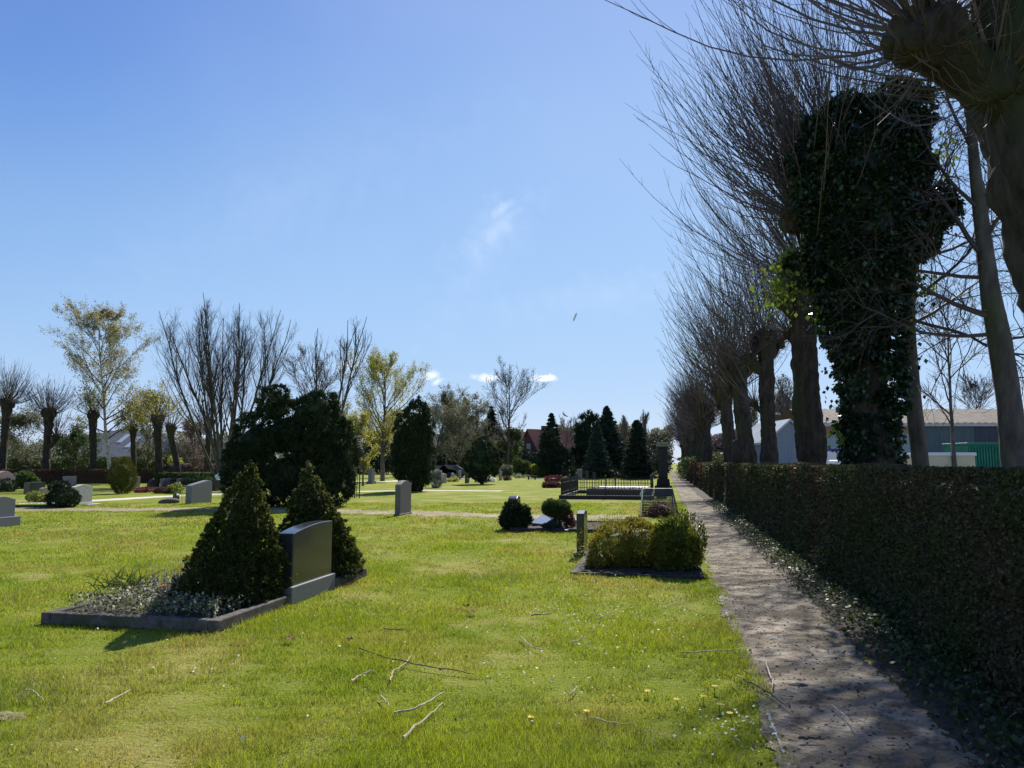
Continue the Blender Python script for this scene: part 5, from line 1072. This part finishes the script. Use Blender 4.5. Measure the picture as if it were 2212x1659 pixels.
# industrial yard on the right
Yi = 60; e0 = at(1960, 921, Yi); e1 = at(2300, 917, Yi); zE = e0[2]; c = (e0 + e1) / 2; 
root = thing('industrial_shed', 'long shed with a brown corrugated roof and grey green cladding', 'building', (18 + Yi * .55, Yi, 0)); 
x0, x1 = at(1770, 920, Yi)[0], at(2420, 920, Yi)[0]; xm = at(2105, 950, Yi)[0]; xp = at(1985, 950, Yi)[0]
obj('wall', Geo().box(((xp + xm) / 2, Yi + .5, 0), (xm - xp, 1, zE), AX, AY), 'tealwall', root)
obj('wall', Geo().box(((xm + x1) / 2 + .005, Yi + .5, 0), (x1 - xm, 1.01, zE), AX, AY), 'greywall', root)
obj('wall', Geo().box(((x0 + xp) / 2 - .005, Yi + .8, 0), (xp - x0, 1, zE - .6), AX, AY), 'palewall', root)
obj('fascia', Geo().box(((x0 + x1) / 2, Yi - .15, zE), (x1 - x0 + 1, .3, .24), AX, AY), 'palestone', root)
g = Geo(); n = 90; V = []
for i in range(n + 1):
    x = x0 - .5 + (x1 - x0 + 1) * i / n; w_ = .07 * (i % 2)
    V += [(x, Yi - .3, zE + .245 + w_), (x, Yi + 5, zE + 1.75 + w_)]
g.add(V, [[2 * i, 2 * i + 2, 2 * i + 3, 2 * i + 1] for i in range(n)]); V2 = [(x0 - .5, Yi + 5, zE + 1.75), (x1 + .5, Yi + 5, zE + 1.75), (x1 + .5, Yi + 16, zE), (x0 - .5, Yi + 16, zE)]; g.add(V2, [[0, 1, 2, 3]])
obj('roof', g, 'asbestos', root)
gh = at(1722, 1000, 52); building('grey_gable_hall', 'small pale hall with a shiny white pitched roof between the trunks', (gh[0] - .6, gh[1] + 3), 3.4, 7, 3.0, 4.5, 'hallwall', 'tinroof', 0, 'y', .15, [(-.7, .3, .5, 1.1), (.7, .3, .5, 1.1)])
def container(name, lab, xa, xb, ztop, zbot, Y, m, extra=None, ribs=0, dep=2.4):
    pa_, pb2 = at(xa, ztop, Y), at(xb, ztop, Y); zt = pa_[2]; cx = (pa_[0] + pb2[0]) / 2; w_ = pb2[0] - pa_[0]; root = thing(name, lab, 'container', (cx, Y + dep / 2, 0)); c = np.array([cx, Y + dep / 2, 0])
    obj('body', Geo().box(c + Z * .12, (w_, dep, zt - .12 - (.12 if extra else 0)), AX, AY), m, root, bevel=.02)
    if extra: obj('cover', Geo().box(c + Z * (zt - .117), (w_ + .1, dep + .1, .14), AX, AY), extra, root, bevel=.02)
    for s in (-1, 1): obj('skid', Geo().box(c + AX * s * w_ * .4, (.15, dep, .118), AX, AY), 'kerbdark', root)
    if ribs:
        g = Geo()
        for i in range(ribs): g.box(c + AX * (-w_ / 2 + w_ * (i + .5) / ribs) - AY * (dep / 2 + .03) + Z * .15, (.08, .06, zt - .35), AX, AY)
        obj('ribs', g, m, root)
    return root
container('white_container', 'white container under a blue tarpaulin left of the ivy clad lime', 1774, 1838, 969, 1004, 36, 'white', 'blue')
r_ = container('yellow_crate', 'cream panelled low container with a white rim', 2000, 2106, 979, 1000, 34, 'cream', 'white')
container('green_container', 'green ribbed steel container in front of the dark grey cladding', 2090, 2176, 957, 1000, 42, 'green', 'green', 14)
c_ = at(1835, 1000, 30); root = thing('white_van', 'low white van bonnet showing above the hedge near the ivy', 'van', (c_[0] + .2, 31, 0)); cc = np.array([c_[0] + .2, 31, 0])
obj('body', Geo().box(cc + Z * .35, (3.2, 1.8, .75), AX, AY), 'white', root, bevel=.08); obj('cabin', Geo().box(cc + Z * 1.102 + AX * .5, (2.0, 1.6, .62), AX, AY, .85), 'white', root, bevel=.06)
obj('windscreen', Geo().box(cc + Z * 1.16 + AX * .5 - AY * .012, (1.7, 1.64, .42), AX, AY, .86), 'glass', root)
for sx in (-1, 1):
    for sy in (-1, 1): obj('wheel', Geo().path([cc + AX * sx * 1.05 + AY * (sy * .92 - .1) + Z * .33, cc + AX * sx * 1.05 + AY * (sy * .92 + .1) + Z * .33], .33, 18), 'kerbdark', root)
tw = at(1692, 1000, 150); root = thing('church_turret', 'brown stepped turret rising above the bare trees', 'tower', (tw[0], 150, 0)); tc_ = np.array([tw[0], 150, 0])
zt = at(1692, 880, 150)[2]; obj('wall', Geo().box(tc_, (4.2, 4.2, zt), AX, AY), 'brick', root); obj('roof', Geo().box(tc_ + Z * zt, (4.6, 4.6, 3.6), AX, AY, .12), 'darkroof', root)
obj('band', Geo().box(tc_ + Z * (zt - 1.6), (4.4, 4.4, .4), AX, AY), 'palestone', root)
# thin mast in the yard
q = at(2199, 1000, 26); q[2] = 0; root = thing('lamp_mast', 'thin dark mast at the right edge of the yard', 'mast', q); obj('pole', Geo().path([q, q + Z * 6.2], [.06, .04], 8), 'iron', root); obj('arm', Geo().path([q + Z * 4.6, q + Z * 4.62 + AX * .8], .025, 6), 'iron', root)
# parked cars at the far road
for (vx, lb, m_) in ((946, 'dark parked car glimpsed behind the variegated bush', 'kerbdark'), (970, 'light parked car glimpsed between distant headstones', 'steel')):
    q = at(vx, 1000, 82); q[2] = 0; root = thing('parked_car', lb, 'car', q, 'cars on the far road')
    g = Geo().prism([(-2.1, .3), (-2.15, .75), (-1.2, .9), (-.6, 1.38), (.8, 1.4), (1.5, .95), (2.1, .85), (2.15, .35)], q, 1.7, AX, AY); obj('body', g, m_, root, bevel=.06)
    obj('window', Geo().prism([(-1.05, .92), (-.58, 1.3), (.76, 1.32), (1.3, .95)], q, 1.73, AX, AY), 'glass', root)
    for sx in (-1.3, 1.3):
        for sy in (-.8, .8): obj('wheel', Geo().path([q + AX * sx + AY * (sy - .1) + Z * .31, q + AX * sx + AY * (sy + .1) + Z * .31], .31, 14), 'kerbdark', root)

# ================================================================== THINGS LYING ABOUT
def twig(lab, vpts, r, seed, m='dry', fork=None, grp='fallen twigs'):
    rgg = np.random.default_rng(seed); P = [gp(x, y, .035) for x, y in vpts]; P = np.array(P); n = 12; t = np.linspace(0, 1, len(P)); q = np.linspace(0, 1, n); C = np.stack([np.interp(q, t, P[:, i]) for i in range(3)], 1); C[1:-1] += rgg.normal(size=(n - 2, 3)) * np.array([.003, .003, .003])
    g = Geo(); g.path(C, taper(np.array([r]), r * .5, n)[0], 6)
    if fork is not None:
        i = int(n * fork); d = norm(C[i] - C[i - 1]); f = norm(d + np.cross(d, Z) * rgg.choice([-.8, .8])); g.path([C[i], C[i] + f * .06 + Z * .01, C[i] + f * .13], [r * .6, r * .45, r * .25], 5)
    return obj('fallen_twig', g, m, label=lab, cat='twig', group=grp, loc=C[0] * np.array([1, 1, 0]))
tw_l = [('short thick pale twig lying alone left of the forked pair', [(759, 1471), (783, 1455), (808, 1447)], .008),
 ('upper twig of the crossed pair in the near lawn', [(851, 1540), (905, 1528), (930, 1512), (960, 1495)], .008),
 ('lower steeper twig of the crossed pair in the near lawn', [(871, 1593), (905, 1562), (957, 1518)], .009),
 ('longest thin brown twig stretching across the middle lawn', [(776, 1400), (835, 1420), (905, 1437), (985, 1448), (1023, 1455)], .006),
 ('hook shaped curved twig above the crossed pair', [(844, 1470), (845, 1452), (870, 1437), (890, 1415)], .006),
 ('tiny straight twig left of the crossed pair', [(822, 1502), (843, 1525)], .006),
 ('thin bowed twig near the daisies in the middle lawn', [(1124, 1376), (1148, 1396), (1173, 1404)], .006),
 ('short pale twig right of the thin bowed one', [(1234, 1388), (1262, 1379)], .006),
 ('long curved twig by the yellow flowers', [(1275, 1549), (1310, 1560), (1371, 1564)], .006),
 ('small kinked twig above the yellow flowers', [(1231, 1500), (1240, 1492), (1246, 1482)], .006),
 ('slanting thin twig among the farther daisies', [(1289, 1336), (1329, 1323)], .005),
 ('level grey twig among the farther daisies', [(1147, 1329), (1192, 1326)], .006),
 ('small dark ended twig right of the dead brown leaf', [(829, 1358), (871, 1361)], .006),
 ('straight pale twig alone in the left lawn', [(227, 1519), (283, 1489)], .007),
 ('thin bent twig nearest the left edge', [(56, 1489), (75, 1494), (94, 1513)], .005),
 ('wavy pale twig at the edge of the earth path', [(1656, 1429), (1660, 1450), (1671, 1470), (1668, 1496)], .008),
 ('long dark twig crossing from lawn onto the path', [(1607, 1467), (1655, 1492), (1706, 1530)], .007),
 ('long pale twig pointing from the lawn over the path', [(1468, 1408), (1540, 1407), (1607, 1401)], .006),
 ('thin twig in the dappled middle of the path', [(1797, 1523), (1825, 1545), (1846, 1576)], .006),
 ('dark straight stick across the near path', [(1725, 1594), (1782, 1595)], .009)]
for i, (lb, pts_, r_) in enumerate(tw_l): twig(lb, pts_, r_, 600 + i, 'barkn' if 'dark' in lb or 'brown' in lb or 'grey' in lb else 'dry', .6 if i % 3 == 0 else None)
def leaf(lab, v, s_, seed):
    rgg = np.random.default_rng(seed); c = gp(v[0], v[1], .035); g = Geo(); n = 10; V = [c + Z * .012]
    for i in range(n): a = i * 6.283 / n; r = s_ * (1 if i % 2 else .6); V.append(c + np.array([math.cos(a) * r, math.sin(a) * r, rgg.uniform(-.005, .03)]))
    F = [[0, 1 + i, 1 + (i + 1) % n] for i in range(n)]; V2 = [v_ + Z * .002 for v_ in V]; g.add(V + V2, F, [[x + n + 1 for x in f] for f in F]); return obj('dead_leaf', g, 'deadleaf', label=lab, cat='leaf', group='fallen dead leaves', loc=c)
leaf('curled dark dead leaf in the lawn right of the conifer shadow', (627, 1382), .055, 1); leaf('small dark dead leaf beside the longest thin twig', (756, 1382), .035, 2); leaf('rusty orange dead leaf in the middle of the lawn', (1020, 1323), .055, 3); leaf('brown dead leaf just above the rusty orange one', (1008, 1311), .04, 4)
def rock(lab, v, r, m, seed, hz=.3):
    c = gp(*v); g = Geo(); g.lump(c - Z * r * .05, (r, r * .7, r * hz), .5, 2, seed, freq=5); obj('path_stone', g, m, label=lab, cat='stone', group='stones in the path', loc=c)
rock('flat pale stone at the lawn side of the path', (1673, 1382), .06, 'greystone', 1, .4); rock('dark rounded stone in the path beside the wavy twig', (1724, 1482), .07, 'kerb', 2, .4); rock('big flat stone sunk in the path at the bottom edge', (1865, 1633), .11, 'kerb', 3, .2); rock('second sunken stone right of the big flat one', (1950, 1645), .08, 'kerb', 4, .25)
for i, (v, lb) in enumerate([((1150, 1566), 'yellow celandine left of the long curved twig'), ((1268, 1556), 'single yellow celandine at the end of the long curved twig'), ((1554, 1537), 'tallest yellow celandine near the path corner'), ((1582, 1562), 'orange yellow celandine right of the tallest one'), ((1520, 1520), 'yellow celandine left of the tallest one'), ((1466, 1527), 'little yellow celandine farther from the path'), ((1400, 1508), 'faint yellow celandine alone in bright grass'), ((1543, 1500), 'yellow celandine behind the tallest one')]):
    blossom(lb, gp(*v), .05, 'yellow', .024, 7, 'yellow celandines', 1, 'celandine')
g = Geo(); P = gp(10, 1550); g.lump(P - Z * .02, (.16, .10, .045), .4, 3, 3, freq=6); obj('molehill', g, 'track', label='small mound of bare earth at the left edge of the near lawn', cat='mound', loc=P)
for i, (v, lb) in enumerate([((232, 1072), 'white flat stone slab right of the white shouldered headstone')]):
    q = gp(200, 1091); obj('stone_slab', Geo().box(q, (.7, .25, .05)), 'palestone', label=lb, cat='slab', loc=q, bevel=.01)
# bird and aircraft
q = at(1220, 897, 70.0); g = Geo(); g.path([q + AX * -.22 + Z * .10, q + Z * 0, q + AX * .20 - Z * .10, q + AX * .30 - Z * .12], [.02, .075, .04, .03], 8)
for sg, ex in ((-1, .55), (1, .42)):
    g.add([q + AX * -.05 + Z * .03, q + AX * .1 - Z * .02, q + AX * (-.22) + Z * (.34 * sg if sg > 0 else -.02) + AY * sg * ex, q + AX * (-.12) + Z * (.34 * sg if sg > 0 else -.05) + AY * sg * ex * .8], [[0, 1, 3, 2]])
obj('flying_bird', g, 'kerbdark', label='dark bird gliding above the far trees', cat='bird', loc=q)
q = at(1242, 685, 900.0); dr = norm(np.array([.42, .25, 1.0])); g = Geo(); g.path([q - dr * 6, q - dr * 4, q + dr * 4, q + dr * 6], [.3, 1.1, 1.2, .4], 8)
sd_ = norm(np.cross(dr, AX)); g.add([q - dr * 1 + sd_ * 7, q + dr * 1.5 + sd_ * .5, q + dr * 1.5 - sd_ * .5, q - dr * 1 - sd_ * 7, q - dr * .5], [[0, 1, 2, 3, 4]])
obj('aircraft', g, 'white', label='tiny white aircraft glinting in the clear sky', cat='aircraft', loc=q)
print('objects', len(bpy.data.objects), 'polys', sum(len(m.polygons) for m in bpy.data.meshes))
decid('grey_budding_tree', 'grey budding tree crowding the gap right of the twin columned yew', 965, 880, 98, 50, 331, 'twig', 'budgrey', 9000, .15, 26, .15, .95, .2, .2, .15, 9, 7)
decid('grey_budding_tree', 'dull green tree between the round evergreen and the ragged spruce', 1035, 905, 102, 40, 332, 'twig', 'budgrey', 9000, .15, 26, .1, .95, .2, .2, .1, 9, 7)
decid('olive_tree', 'olive leafed tree masking the brown roofed row left of the brick house', 1096, 930, 98, 26, 333, 'twig', 'shrub', 9000, .18, 26, .05, .95, .2, .2, .1, 9, 7)
decid('budding_shrub_tree', 'pale yellow tree peeping out between the spreading yew and the budding maple', 745, 880, 70, 46, 334, 'twig', 'bud', 8000, .13, 24, .1, .9, .2, .1, .2, 8, 7)
decid('grey_budding_tree', 'yellow green bush tree right behind the twin columned yew', 870, 885, 84, 40, 335, 'twig', 'bud', 6000, .14, 24, .1, .9, .2, .1, .2, 8, 7)
# ---- distant woodland and garden shrubs that close the horizon
def treeline(name, lab, v0, v1, Y, lo, hi, m, n, size, seed, base=1001):
    rgg = np.random.default_rng(seed); x0, x1 = at(v0, base, Y)[0], at(v1, base, Y)[0]; zl, zh = at(0, lo, Y)[2], at(0, hi, Y)[2]
    x = rgg.uniform(x0, x1, n); top = zl + (zh - zl) * (.5 + .5 * np.clip(wav(x, x * 0, .5, seed) * 1.6 + wav(x, x * 0, 1.7, seed + 1) * .6, -1, 1)); z = top * rgg.random(n) ** .7
    y = Y + rgg.normal(size=n) * 1.6 - 1.2 * np.sin(z / top * 2.5); g = Geo(); g.cards(np.stack([x, y, np.maximum(z, .05)], 1), size, None, .55, rgg)
    nt_ = int((x1 - x0) * .7); s_ = np.stack([rgg.uniform(x0, x1, nt_), Y + rgg.normal(size=nt_), np.zeros(nt_)], 1); P = grow(s_, np.tile(Z, (nt_, 1)) + rgg.normal(size=(nt_, 3)) * .12, rgg.uniform(.7, 1.05, nt_) * zh, 8, 0, .06, rgg); g.tubes(P, taper(np.full(nt_, .09), .02, 8), 4, mi=1)
    return obj(name, g, [m, 'bark'], label=lab, cat='woodland', kind='stuff')
treeline('far_shrubbery', 'hazy green and brown shrubbery behind the left hedge', -60, 560, 100, 965, 930, 'budgrey', 42000, .26, 701)
treeline('far_shrubbery', 'dark garden greenery beyond the left graves', -60, 560, 97, 996, 970, 'shrub', 20000, .28, 702)
treeline('far_woodland', 'brown grey woodland haze behind the yews and houses', 700, 1130, 150, 955, 915, 'budgrey', 60000, .42, 703)
treeline('far_garden', 'dark garden trees at the foot of the houses', 740, 1240, 108, 990, 955, 'spruce', 30000, .34, 704)
treeline('far_woods', 'grey bare woods beyond the evergreen group', 1200, 1450, 160, 945, 905, 'budgrey', 36000, .40, 705)
treeline('far_greenery', 'dark hedge greenery beyond the evergreen group', 1225, 1440, 110, 1000, 975, 'spruce', 16000, .34, 706)
treeline('yard_trees', 'grey brown bare trees far behind the yard', 1480, 1850, 130, 960, 910, 'reddish', 42000, .40, 707)
treeline('yard_shrubs', 'bushes between the yard and the first trunks', 1470, 1700, 70, 1004, 975, 'shrub', 9000, .24, 708)
treeline('side_trees', 'grey trees past the right end of the shed', 2100, 2400, 90, 985, 945, 'reddish', 12000, .3, 709)
